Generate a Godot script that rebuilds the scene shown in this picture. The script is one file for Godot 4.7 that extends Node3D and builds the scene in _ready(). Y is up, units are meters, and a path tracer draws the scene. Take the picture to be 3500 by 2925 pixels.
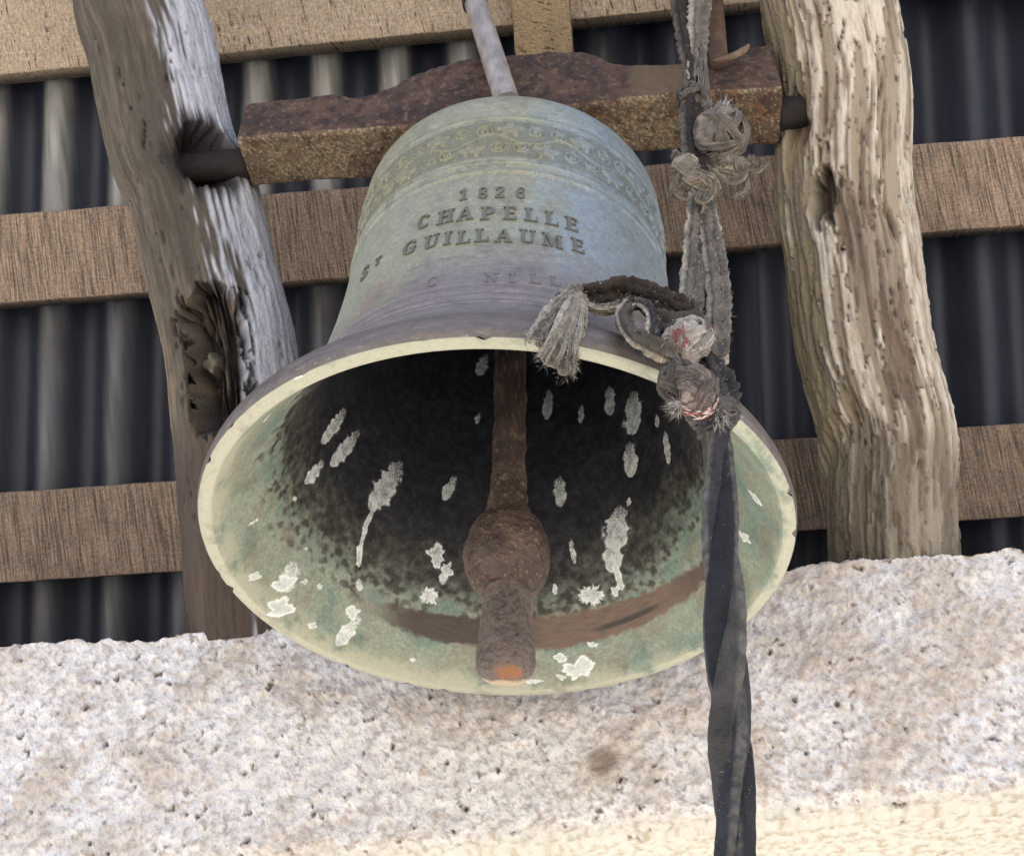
extends Node3D
# A bronze chapel bell seen from below, hung from a rusty yoke between two weathered trunks under a corrugated roof.

var rng := RandomNumberGenerator.new()
var na := FastNoiseLite.new()      # smooth fractal noise, scaled by the caller
var nb := FastNoiseLite.new()
var nd := FastNoiseLite.new()      # single octave, for cracks
var nc := FastNoiseLite.new()      # cells
var used := {}

class Geo:
	var v := PackedVector3Array()
	var n := PackedVector3Array()
	var c := PackedColorArray()
	var t := PackedVector2Array()
	var i := PackedInt32Array()

# ------------------------------------------------------------------ helpers
func numbered(called: String, parent: Node) -> String:
	var key := str(parent.get_instance_id()) + called
	used[key] = used.get(key, -1) + 1
	return called if used[key] == 0 else "%s_%03d" % [called, used[key]]

func thing(called: String, label: String, category: String, at := Vector3.ZERO) -> Node3D:
	var o := Node3D.new()
	o.name = numbered(called, self)
	add_child(o, true)
	o.position = at
	o.set_meta("kind", "thing")
	o.set_meta("label", label)
	o.set_meta("category", category)
	return o

func mesh_of(gs: Array, mats: Array) -> ArrayMesh:
	var m := ArrayMesh.new()
	for k in gs.size():
		var g: Geo = gs[k]
		var a := []
		a.resize(Mesh.ARRAY_MAX)
		a[Mesh.ARRAY_VERTEX] = g.v
		a[Mesh.ARRAY_NORMAL] = g.n
		if g.c.size() == g.v.size():
			a[Mesh.ARRAY_COLOR] = g.c
		if g.t.size() == g.v.size():
			a[Mesh.ARRAY_TEX_UV] = g.t
		a[Mesh.ARRAY_INDEX] = g.i
		m.add_surface_from_arrays(Mesh.PRIMITIVE_TRIANGLES, a)
		m.surface_set_material(k, mats[k])
	return m

func put(called: String, gs: Array, mats: Array, parent: Node) -> MeshInstance3D:
	var o := MeshInstance3D.new()
	o.name = numbered(called, parent)
	o.mesh = mesh_of(gs, mats)
	o.cast_shadow = GeometryInstance3D.SHADOW_CASTING_SETTING_ON
	parent.add_child(o, true)
	return o

# adds a grid of points, normal along du x dv (or the other way when flipped)
func add_grid(g: Geo, p: PackedVector3Array, c: PackedColorArray, t: PackedVector2Array, nx: int, ny: int, wrap: bool, flip: bool):
	var base := g.v.size()
	g.v.append_array(p)
	g.c.append_array(c)
	g.t.append_array(t)
	var nn := PackedVector3Array()
	nn.resize(nx * ny)
	var sg := -1.0 if flip else 1.0
	for j in ny:
		var j0 := maxi(j - 1, 0) * nx
		var j1 := mini(j + 1, ny - 1) * nx
		var jj := j * nx
		for i in nx:
			var i0 := i - 1
			var i1 := i + 1
			if i0 < 0: i0 = nx - 2 if wrap else 0
			if i1 >= nx: i1 = 1 if wrap else nx - 1
			var q := (p[jj + i1] - p[jj + i0]).cross(p[j1 + i] - p[j0 + i])
			nn[jj + i] = q.normalized() * sg if q.length_squared() > 1e-24 else Vector3.UP
	g.n.append_array(nn)
	var ix := PackedInt32Array()
	ix.resize((nx - 1) * (ny - 1) * 6)
	var k := 0
	for j in ny - 1:
		for i in nx - 1:
			var a := base + j * nx + i
			var b := a + 1
			var d := a + nx
			var e := d + 1
			if flip:
				ix[k] = a; ix[k + 1] = b; ix[k + 2] = d; ix[k + 3] = b; ix[k + 4] = e; ix[k + 5] = d
			else:
				ix[k] = a; ix[k + 1] = d; ix[k + 2] = b; ix[k + 3] = b; ix[k + 4] = d; ix[k + 5] = e
			k += 6
	g.i.append_array(ix)

func spline(pts: Array, n: int) -> Array:      # Catmull-Rom through points, n per span
	var o := []
	for i in pts.size() - 1:
		var a = pts[maxi(i - 1, 0)]
		var b = pts[i]
		var c = pts[i + 1]
		var d = pts[mini(i + 2, pts.size() - 1)]
		for k in n:
			o.append(b.cubic_interpolate(c, a, d, float(k) / n))
	o.append(pts[pts.size() - 1])
	return o

func at_of(list: Array, f: float) -> float:    # list of numbers spread over 0..1
	var x := clampf(f, 0, 1) * (list.size() - 1)
	var k := mini(int(x), list.size() - 2)
	return lerpf(list[k], list[k + 1], x - k)

func s2l(r: int, g: int, b: int) -> Color:
	return Color8(r, g, b).srgb_to_linear()

func mixc(a: Color, b: Color, f: float) -> Color:
	return a.lerp(b, clampf(f, 0, 1))

func sm(a: float, b: float, x: float) -> float:
	return smoothstep(a, b, x)

func vmat(rough: float, metal := 0.0) -> StandardMaterial3D:
	var m := StandardMaterial3D.new()
	m.vertex_color_use_as_albedo = true
	m.roughness = rough
	m.metallic = metal
	return m

func bump(m: StandardMaterial3D, freq: float, cm: float, tri_scale := 0.0, kind := FastNoiseLite.TYPE_SIMPLEX, oct := 4) -> StandardMaterial3D:
	var n := FastNoiseLite.new()
	n.seed = int(freq * 1000) + oct
	n.noise_type = kind
	n.frequency = freq
	n.fractal_octaves = oct
	var t := NoiseTexture2D.new()
	t.width = 512
	t.height = 512
	t.seamless = true
	t.noise = n
	m.heightmap_enabled = true
	m.heightmap_texture = t
	m.heightmap_scale = cm
	if tri_scale > 0:
		m.uv1_triplanar = true
		m.uv1_scale = Vector3.ONE * tri_scale
	return m

# ------------------------------------------------------------------ sweeps
# A strip or tube through pts: half widths wa across, half thickness wb towards ref (a point it faces, or the way to the viewer's side)
func sweep(g: Geo, pts: Array, wa: Array, wb: Array, twist: Array, col: Color, edge: Color, rough: float, opt := {}):
	var m := pts.size()
	var ns: int = opt.get("ns", 20)
	var folds: float = opt.get("folds", 0.0)
	var fold_n: int = opt.get("fold_n", 3)
	var face: Vector3 = opt.get("face", Vector3(0, -0.6, 0.8))
	var sq: float = opt.get("square", 0.75)
	var p := PackedVector3Array()
	var c := PackedColorArray()
	var t := PackedVector2Array()
	var run := 0.0
	for k in m:
		var f := float(k) / (m - 1)
		var tan: Vector3 = (pts[mini(k + 1, m - 1)] - pts[maxi(k - 1, 0)]).normalized()
		if opt.has("center"):
			face = (pts[k] - opt.center).normalized()
		var side := tan.cross(face).normalized()
		var up := side.cross(tan).normalized()
		var tw := at_of(twist, f)
		var s2 := side * cos(tw) + up * sin(tw)
		var u2 := up * cos(tw) - side * sin(tw)
		var a := at_of(wa, f)
		var b := at_of(wb, f)
		if k > 0:
			run += (pts[k] - pts[k - 1]).length()
		var cap := 1.0
		if k == 0 or k == m - 1:
			cap = 0.02
		elif k == 1 or k == m - 2:
			cap = 0.8
		for j in ns + 1:
			var ph := TAU * (j % ns) / ns
			var cx := signf(cos(ph)) * pow(absf(cos(ph)), sq)
			var cy := signf(sin(ph)) * pow(absf(sin(ph)), sq)
			var q: Vector3 = pts[k] + (s2 * cx * a + u2 * cy * b) * cap
			var d: float = folds * sin(ph * fold_n + f * 3.0 + na.get_noise_1d(run * 1500.0) * 2.0) + rough * na.get_noise_3d(q.x * 9000, q.y * 9000, q.z * 9000)
			q += (s2 * cx + u2 * cy) * d * b * cap
			p.append(q)
			var e := sm(0.8, 1.0, absf(cx)) * (0.6 + 0.8 * nb.get_noise_3d(q.x * 16000, q.y * 16000, q.z * 16000))
			var w := 1.0 + 0.55 * nb.get_noise_3d(q.x * 5000, q.y * 5000, q.z * 5000) + 0.25 * na.get_noise_3d(q.x * 24000, q.y * 24000, q.z * 24000)
			c.append(mixc(col * w, edge * w, e))
			t.append(Vector2(float(j) / ns * 2.0, run / 0.0028))
	add_grid(g, p, c, t, ns + 1, m, true, false)

# loose fibres along a path
func fuzz(g: Geo, pts: Array, rad: float, count: int, length: float, col: Color, along := Vector3.ZERO):
	for k in count:
		var f := rng.randf() * (pts.size() - 1)
		var a: Vector3 = pts[int(f)].lerp(pts[mini(int(f) + 1, pts.size() - 1)], f - int(f))
		var dir := Vector3(rng.randfn(), rng.randfn(), rng.randfn()).normalized()
		var p := a + dir * rad * rng.randf_range(0.75, 1.0)
		var d := (dir + Vector3(rng.randfn(), rng.randfn(), rng.randfn()) * 0.7 + along * 2.0).normalized()
		var l := length * rng.randf_range(0.35, 1.0)
		var w := d.cross(Vector3(rng.randfn(), rng.randfn(), rng.randfn())).normalized() * rng.randf_range(0.00010, 0.00020)
		var bend := Vector3(rng.randfn(), rng.randfn() - 0.4, rng.randfn()) * l * 0.25
		var b := g.v.size()
		var tint := col * rng.randf_range(0.65, 1.15)
		for q in [p - w, p + w, p + d * l * 0.55 + bend * 0.4 - w * 0.7, p + d * l * 0.55 + bend * 0.4 + w * 0.7, p + d * l + bend]:
			g.v.append(q)
			g.n.append((dir + Vector3(0, -0.3, 0.5)).normalized())
			g.c.append(tint)
			g.t.append(Vector2(0, 0))
		g.i.append_array(PackedInt32Array([b, b + 2, b + 1, b + 1, b + 2, b + 3, b + 2, b + 4, b + 3]))

func blob(g: Geo, at: Vector3, r: Vector3, tilt: float, lump: float, col: Color, edge: Color, freq := 2200.0, nu := 64, nv := 40):
	var p := PackedVector3Array()
	var c := PackedColorArray()
	var t := PackedVector2Array()
	var bs := Basis(Vector3(0, 0, 1), tilt)
	for j in nv:
		var th := PI * j / (nv - 1)
		for i in nu + 1:
			var ph := TAU * (i % nu) / nu
			var d := Vector3(sin(th) * cos(ph), cos(th), sin(th) * sin(ph))
			var q := at + bs * (d * r)
			var k := 1.0 + lump * na.get_noise_3d(q.x * freq, q.y * freq, q.z * freq) + lump * 0.5 * nb.get_noise_3d(q.x * freq * 3, q.y * freq * 3, q.z * freq * 3)
			p.append(at + bs * (d * r * k))
			var w := 1.0 + 0.5 * nb.get_noise_3d(q.x * 5000, q.y * 5000, q.z * 5000)
			c.append(mixc(col, edge, (k - 1.0) / maxf(lump, 0.01) * 1.2 + 0.2) * w)
			t.append(Vector2(float(i) / nu * 8, float(j) / nv * 8))
	add_grid(g, p, c, t, nu + 1, nv, true, false)

func ring_path(at: Vector3, r: Vector3, e1: Vector3, e2: Vector3, from: float, to: float, n: int) -> Array:
	var o := []
	for k in n + 1:
		var a := lerpf(from, to, float(k) / n)
		var d := e1.normalized() * cos(a) + e2.normalized() * sin(a)
		o.append(at + d * r)
	return o

# ------------------------------------------------------------------ textures
func grain_texture(dense: bool) -> ImageTexture:
	var w := 1024
	var h := 256
	var im := Image.create(w, h, false, Image.FORMAT_RGB8)
	for y in h:
		for x in w:
			var sx := x + y * (0.10 if dense else 0.22)
			var g := na.get_noise_2d(x * 1.2, y * 30.0) * 0.10 + nb.get_noise_2d(x * 8.0, y * 8.0) * 0.13
			var v := 0.80 + g
			if dense:
				var s := nb.get_noise_2d(sx * 13.0, y * 0.35 + 900.0)
				v += s * 0.40 + 0.26 * na.get_noise_2d(sx * 26.0, y * 1.0) - 0.20 * sm(0.25, 0.5, s)
				v -= 0.22 * sm(0.25, 0.5, na.get_noise_2d(x * 14.0, y * 14.0 + 3000.0))
			else:
				var s := nb.get_noise_2d(sx * 8.0, y * 0.5 + 500.0)
				v -= 0.40 * sm(0.26, 0.50, s) * sm(-0.1, 0.3, na.get_noise_2d(x * 2.5 + 77.0, y * 2.5))
				v += 0.22 * na.get_noise_2d(sx * 24.0, y * 2.0)
				v -= 0.25 * sm(0.42, 0.6, nb.get_noise_2d(x * 30.0, y * 30.0 + 5000.0))
			v = clampf(v, 0.05, 1.0)
			var warm := na.get_noise_2d(x * 5.0 + 4000.0, y * 7.0) * 0.05
			im.set_pixel(x, y, Color(clampf(v + warm, 0, 1), v, clampf(v - warm * 1.3, 0, 1)))
	return ImageTexture.create_from_image(im)

func weave_texture() -> ImageTexture:
	var im := Image.create(64, 64, false, Image.FORMAT_RGB8)
	for y in 64:
		for x in 64:
			var v := 0.5 + 0.5 * cos(TAU * (y / 64.0 * 2.0 + 0.08 * sin(TAU * x / 64.0)))
			v = v * 0.75 + 0.25 * (0.5 + 0.5 * cos(TAU * x / 64.0 * 8.0))
			im.set_pixel(x, y, Color(v, v, v))
	return ImageTexture.create_from_image(im)

# ------------------------------------------------------------------ bell
var outp := []
var inp := []

func r_at(h: float) -> float:
	for k in outp.size() - 1:
		if outp[k + 1].y >= h:
			return lerpf(outp[k].x, outp[k + 1].x, (h - outp[k].y) / maxf(outp[k + 1].y - outp[k].y, 1e-6))
	return outp[outp.size() - 1].x

func arcs(prof: Array) -> PackedFloat32Array:
	var a := PackedFloat32Array([0.0])
	for k in prof.size() - 1:
		a.append(a[k] + prof[k].distance_to(prof[k + 1]))
	return a

func lathe(g: Geo, prof: Array, nu: int, flip: bool, groove := []):
	var a := arcs(prof)
	var total := a[a.size() - 1]
	var p := PackedVector3Array()
	var t := PackedVector2Array()
	for j in prof.size():
		var q: Vector2 = prof[j]
		var d := 0.0
		for w in groove:
			var x: float = (q.y - w[0]) / w[1]
			d += w[2] * exp(-x * x)
		for i in nu + 1:
			var az := TAU * (i % nu) / nu
			var k := d * (0.75 + 0.5 * na.get_noise_2d(cos(az) * 300 + q.y * 40, sin(az) * 300)) if d != 0.0 else 0.0
			var rr := q.x + k
			if q.y < 0.0095 and q.x > 0.2:
				rr -= 0.0035 * sm(0.42, 0.6, nb.get_noise_2d(cos(az) * 1800.0, sin(az) * 1800.0)) * sm(0.0095, 0.002, q.y) * sm(0.242, 0.249, q.x)
			p.append(Vector3(rr * cos(az), q.y, rr * sin(az)))
			t.append(Vector2(float(i) / nu, a[j] / total))
	add_grid(g, p, PackedColorArray(), t, nu + 1, prof.size(), true, flip)

func outer_texture() -> ImageTexture:
	var w := 1344
	var h := 672
	var a := arcs(outp)
	var total := a[a.size() - 1]
	var im := Image.create(w, h, false, Image.FORMAT_RGB8)
	var olive := Color8(158, 157, 134)
	var pale := Color8(171, 176, 158)
	var blue := Color8(147, 160, 166)
	var grey := Color8(139, 130, 126)
	var brown := Color8(122, 112, 103)
	var pink := Color8(158, 133, 118)
	var dark := Color8(70, 66, 58)
	for y in h:
		var s := (y + 0.5) / h * total
		for x in w:
			var az := (x + 0.5) / w * TAU
			var cx := cos(az) * 1000.0
			var cz := sin(az) * 1000.0
			var sy := s * 6000.0
			var n1 := na.get_noise_3d(cx * 0.35, sy * 0.35, cz * 0.35)
			var n2 := nb.get_noise_3d(cx * 1.6, sy * 1.6, cz * 1.6)
			var n3 := na.get_noise_3d(cx * 0.8, sy * 6.0, cz * 0.8)
			var n4 := nb.get_noise_3d(cx * 5.0, sy * 5.0, cz * 5.0)
			# olive patina; blue sky light painted right of the inscription, pale bounce painted left
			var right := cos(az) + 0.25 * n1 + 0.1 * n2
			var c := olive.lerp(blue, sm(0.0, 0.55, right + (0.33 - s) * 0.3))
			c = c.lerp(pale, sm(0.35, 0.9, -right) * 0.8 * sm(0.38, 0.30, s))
			c = c.lerp(grey, sm(0.235, 0.16, s + 0.03 * n1 + 0.012 * n3 + 0.035 * sm(-0.2, -0.8, cos(az))))
			c = c.lerp(brown, sm(0.10, 0.06, s + 0.01 * n3))
			var v := 1.0 + 0.12 * n1 + 0.13 * n2 + 0.05 * n3 + 0.14 * n4
			v += 0.10 * sm(0.34, 0.6, n3 + 0.3 * n2) - 0.10 * sm(0.2, 0.5, n1 + 0.4 * n2)
			c = c * (v * 0.93)
			# flaking pinkish patch low on the left, and dark pits
			var pa := sm(0.15, 0.45, n2 + 0.5 * n4 + 0.55 - absf(az - 2.23) * 3.4 - absf(s - 0.185 + (az - 2.23) * 0.03) * 20.0)
			c = c.lerp(pink, pa * 0.75)
			c = c.lerp(dark, sm(0.30, 0.50, n4) * sm(0.0, 0.35, n2) * 0.6)
			c = c.lerp(Color8(92, 98, 78), sm(0.12, 0.4, n1 + 0.5 * n2) * sm(0.30, 0.36, s) * sm(0.43, 0.40, s) * 0.45)
			c = c.lerp(dark, pa * sm(0.2, 0.4, -n4) * 0.6)
			# old drips scraped bright
			c = c.lerp(Color8(190, 190, 186), sm(0.46, 0.62, -n4 + 0.25 * n3) * 0.5)
			im.set_pixel(x, y, Color(clampf(c.r, 0, 1), clampf(c.g, 0, 1), clampf(c.b, 0, 1)))
	return ImageTexture.create_from_image(im)

func inner_texture() -> ImageTexture:
	var w := 1472
	var h := 736
	var a := arcs(inp)
	var total := a[a.size() - 1]
	var rad := PackedFloat32Array()
	var im := Image.create(w, h, false, Image.FORMAT_RGB8)
	var cream := Color8(184, 183, 163)
	var green := Color8(154, 163, 146)
	var verd := Color8(136, 155, 141)
	var tan := Color8(150, 145, 127)
	var dk := Color8(58, 57, 52)
	var deep := Color8(47, 47, 52)
	var band := Color8(126, 102, 88)
	var band2 := Color8(70, 60, 56)
	for y in h:
		var arc := (y + 0.5) / h * total
		var s := arc - 0.0135
		var k := 0
		while k < a.size() - 2 and a[k + 1] < arc: k += 1
		var rr := lerpf(inp[k].x, inp[k + 1].x, (arc - a[k]) / maxf(a[k + 1] - a[k], 1e-6))
		rad.append(rr)
		for x in w:
			var az := (x + 0.5) / w * TAU
			var cx := cos(az) * rr * 4000.0
			var cz := sin(az) * rr * 4000.0
			var sy := s * 4000.0
			var n1 := na.get_noise_3d(cx * 0.5, sy * 0.5, cz * 0.5)
			var n2 := nb.get_noise_3d(cx * 2.0, sy * 2.0, cz * 2.0)
			var n4 := nb.get_noise_3d(cx * 6.0, sy * 6.0, cz * 6.0)
			var c := green.lerp(verd, sm(-0.05, 0.4, n1 + 0.25 * n2 + 0.25 * sm(0.3, 0.9, cos(az))))
			c = c.lerp(tan, 0.6 * sm(0.0, 0.4, nb.get_noise_3d(cx * 0.6 + 500.0, sy * 0.6, cz * 0.6) + 0.2 * n2))
			c = c * (0.96 + 0.10 * n2 + 0.10 * n4)
			var stain := sm(0.1, 0.5, n1 + 0.5 * n2)
			c = c.lerp(cream, sm(0.024, 0.0, s + 0.016 * n1 + 0.008 * n2 + 0.014 * sm(-0.3, 0.9, cos(az))))
			c = c * (1.0 - 0.09 * stain + 0.06 * n4)
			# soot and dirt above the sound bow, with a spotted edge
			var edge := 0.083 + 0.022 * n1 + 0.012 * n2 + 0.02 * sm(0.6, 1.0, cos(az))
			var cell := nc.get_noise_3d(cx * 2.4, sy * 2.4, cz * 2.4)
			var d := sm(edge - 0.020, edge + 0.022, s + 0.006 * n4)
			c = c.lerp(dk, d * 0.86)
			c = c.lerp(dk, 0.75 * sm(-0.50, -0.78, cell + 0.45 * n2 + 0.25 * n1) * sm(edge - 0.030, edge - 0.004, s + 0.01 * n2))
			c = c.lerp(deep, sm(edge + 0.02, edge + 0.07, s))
			c = c * (1.0 + d * (0.45 * n2 + 0.35 * n4 + 0.25 * n1))
			# worn stripe where the clapper strikes
			var e := (az - 4.97) / 0.95
			if absf(e) < 1.0:
				var mid := 0.0535 - 0.001 * e
				var half := 0.0145 * sqrt(1.0 - e * e) + 0.0015
				var b := sm(half + 0.002, half - 0.003, absf(s - mid + 0.0035 * n2 + 0.003 * n1)) * sm(-1.0, -0.7, e)
				var bc := band.lerp(band2, clampf(sm(0.0, -0.25, e) * 0.85 + sm(0.6, 0.95, e) * 0.5, 0, 1))
				bc = bc.lerp(band2, sm(0.0035, 0.0015, absf(s - 0.049 - 0.006 * (e - 0.35))) * sm(0.15, 0.3, e) * sm(0.62, 0.5, e))
				c = c.lerp(bc * (0.95 + 0.2 * nb.get_noise_2d(az * 800.0, s * 90000.0)), b * 0.92)
			# fine spatter
			c = c.lerp(Color8(200, 200, 192), sm(-0.93, -0.965, nc.get_noise_3d(cx * 3.2 + 900.0, sy * 3.2, cz * 3.2)) * 0.7)
			im.set_pixel(x, y, Color(clampf(c.r, 0, 1), clampf(c.g, 0, 1), clampf(c.b, 0, 1)))
	# bird droppings: tip, foot (azimuth, arc), width, kind
	var white := Color8(236, 240, 236)
	for sp in [
		[3.368, 0.2172, 3.272, 0.1603, 0.0183, 1], [3.578, 0.2158, 3.447, 0.1576, 0.0189, 1], [3.386, 0.1536, 3.334, 0.1201, 0.0161, 1], [3.979, 0.2200, 3.857, 0.1523, 0.0271, 1],
		[4.372, 0.2271, 4.320, 0.1955, 0.0127, 1], [4.529, 0.3974, 4.468, 0.3628, 0.0141, 1], [4.503, 0.3127, 4.485, 0.2959, 0.0066, 1], [5.027, 0.3436, 5.009, 0.3015, 0.0132, 1],
		[5.288, 0.3089, 5.271, 0.2849, 0.0078, 1], [5.541, 0.3146, 5.533, 0.2760, 0.0170, 1], [5.768, 0.2849, 5.716, 0.2345, 0.0324, 1], [5.655, 0.2315, 5.620, 0.1928, 0.0247, 1],
		[5.088, 0.2286, 5.079, 0.1928, 0.0154, 1], [5.978, 0.2286, 5.969, 0.2144, 0.0099, 1], [6.030, 0.2036, 5.960, 0.1711, 0.0140, 1], [5.480, 0.1725, 5.376, 0.1295, 0.0342, 1],
		[5.384, 0.1446, 5.341, 0.1095, 0.0250, 1], [4.390, 0.1252, 4.398, 0.1085, 0.0097, 1], [3.953, 0.0870, 3.988, 0.0770, 0.0078, 1], [4.040, 0.0558, 3.988, 0.0202, 0.0162, 1],
		[5.123, 0.1563, 5.131, 0.1295, 0.0061, 1], [3.587, 0.0652, 3.648, 0.0379, 0.0241, 1], [4.616, 0.1670, 4.625, 0.1603, 0.0032, 1], [3.883, 0.1630, 3.866, 0.1295, 0.0062, 2],
		[3.875, 0.1350, 3.892, 0.1104, 0.0049, 2], [3.883, 0.1152, 3.927, 0.0976, 0.0071, 2], [5.419, 0.1374, 5.358, 0.1132, 0.0052, 2], [5.358, 0.1161, 5.358, 0.0914, 0.0084, 2],
		[4.320, 0.1484, 4.346, 0.1252, 0.0205, 0], [4.398, 0.1328, 4.416, 0.1181, 0.0128, 0], [4.328, 0.1039, 4.355, 0.0853, 0.0192, 3], [5.201, 0.1058, 5.175, 0.0845, 0.0281, 3],
		[5.332, 0.0976, 5.315, 0.0879, 0.0109, 0], [5.000, 0.1123, 5.000, 0.1030, 0.0067, 0], [3.595, 0.0498, 3.648, 0.0379, 0.0312, 0], [3.447, 0.0305, 3.473, 0.0254, 0.0171, 0],
		[3.639, 0.0305, 3.691, 0.0162, 0.0344, 0], [3.979, 0.0615, 4.006, 0.0491, 0.0184, 0], [3.840, 0.0292, 3.857, 0.0242, 0.0112, 0], [3.779, 0.0637, 3.787, 0.0593, 0.0086, 0],
		[3.691, 0.0586, 3.709, 0.0544, 0.0085, 0], [4.328, 0.0330, 4.337, 0.0286, 0.0061, 0], [5.061, 0.0391, 5.053, 0.0158, 0.0327, 0], [4.992, 0.0459, 4.983, 0.0361, 0.0137, 0],
		[5.149, 0.0511, 5.140, 0.0447, 0.0118, 0], [4.861, 0.0224, 4.861, 0.0176, 0.0164, 0], [4.983, 0.0248, 4.974, 0.0196, 0.0102, 0], [0.192, 0.0478, 0.148, 0.0485, 0.0197, 0],
		[6.196, 0.0565, 6.152, 0.0524, 0.0220, 0], [5.559, 0.1739, 5.541, 0.1657, 0.0065, 0], [3.604, 0.0828, 3.613, 0.0803, 0.0043, 0], [3.229, 0.0551, 3.246, 0.0537, 0.0147, 0],
		[3.334, 0.1049, 3.360, 0.1012, 0.0067, 0], [2.433, 0.1085, 2.523, 0.1089, 0.0050, 1], [2.583, 0.1161, 2.653, 0.1165, 0.0028, 1], [2.509, 0.0472, 2.569, 0.0476, 0.0050, 1],
		[2.153, 0.0000, 2.193, 0.0004, 0.0030, 1]]:
		var kk := clampi(int(sp[1] / total * h), 0, h - 1)
		var rr: float = rad[clampi(int((sp[1] + sp[3]) * 0.5 / total * h), 0, h - 1)]
		var p0 := Vector2(sp[0] * rr, sp[1])
		var p1 := Vector2(sp[2] * rr, sp[3])
		var wid: float = sp[4]
		var kind: int = sp[5]
		var mid := (p0 + p1) * 0.5
		var reach := (p0.distance_to(p1) * 0.5 + wid) * 1.25
		var x0 := int((mid.x - reach) / rr / TAU * w)
		var x1 := int((mid.x + reach) / rr / TAU * w)
		var y0 := maxi(int((mid.y - reach) / total * h), 0)
		var y1 := mini(int((mid.y + reach) / total * h), h - 1)
		var dir := (p1 - p0).normalized()
		var len := p0.distance_to(p1)
		for y in range(y0, y1 + 1):
			for x in range(x0, x1 + 1):
				var q := Vector2((x + 0.5) / w * TAU * rr, (y + 0.5) / h * total) - p0
				var tt := q.dot(dir) / len
				var side := absf(q.dot(Vector2(-dir.y, dir.x)))
				var jag := na.get_noise_2d(q.x * 9000.0 + sp[0] * 9000.0, q.y * 9000.0)
				var fine := nb.get_noise_2d(q.x * 45000.0, q.y * 45000.0 + 300.0)
				var cover := 0.0
				var rim := 0.0
				if kind == 1:
					var prof := sqrt(maxf(1.0 - pow(absf(tt - 0.62) / (0.62 if tt < 0.62 else 0.38), 1.6), 0.0))
					var lim: float = wid * 0.5 * prof * (1.0 + 0.55 * jag * (1.5 - tt))
					if tt > -0.05 and tt < 1.05 and lim > 0:
						cover = sm(lim, lim * 0.72, side)
						rim = sm(lim * 0.5, lim * 0.95, side)
						cover *= sm(-0.15, 0.35, tt + 0.5 * fine)
				elif kind == 2:
					var lim: float = wid * 0.5 * (1.0 + 0.5 * jag) * sm(-0.10, 0.08, tt) * sm(1.08, 0.86, tt) + 0.0001
					if tt > -0.08 and tt < 1.08:
						cover = sm(lim, lim * 0.7, side)
						rim = sm(lim * 0.3, lim * 0.7, side)
				else:
					var m := q - (p1 - p0) * 0.5
					var el := Vector2(m.dot(dir) / (len * 0.5), m.dot(Vector2(-dir.y, dir.x)) / (wid * 0.5))
					var ang := el.angle()
					var rays := na.get_noise_2d(cos(ang) * (420.0 if kind == 3 else 70.0) + sp[1] * 9000.0, sin(ang) * (420.0 if kind == 3 else 70.0))
					var lim := 0.92 + rays * (0.55 if kind == 3 else 0.70) + 0.14 * jag
					cover = sm(lim, lim - 0.12, el.length())
					rim = sm(lim - 0.5, lim - 0.1, el.length())
				if cover > 0.0:
					cover *= clampf(0.93 + 0.28 * fine + 0.25 * jag + 0.2 * rim, 0.3, 1.0)
					var shade := 0.93 + 0.12 * rim + 0.10 * fine + 0.12 * jag * (1.0 if kind != 0 else 0.3)
					var xx := posmod(x, w)
					im.set_pixel(xx, y, im.get_pixel(xx, y).lerp(white * shade, cover))
	return ImageTexture.create_from_image(im)

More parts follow.
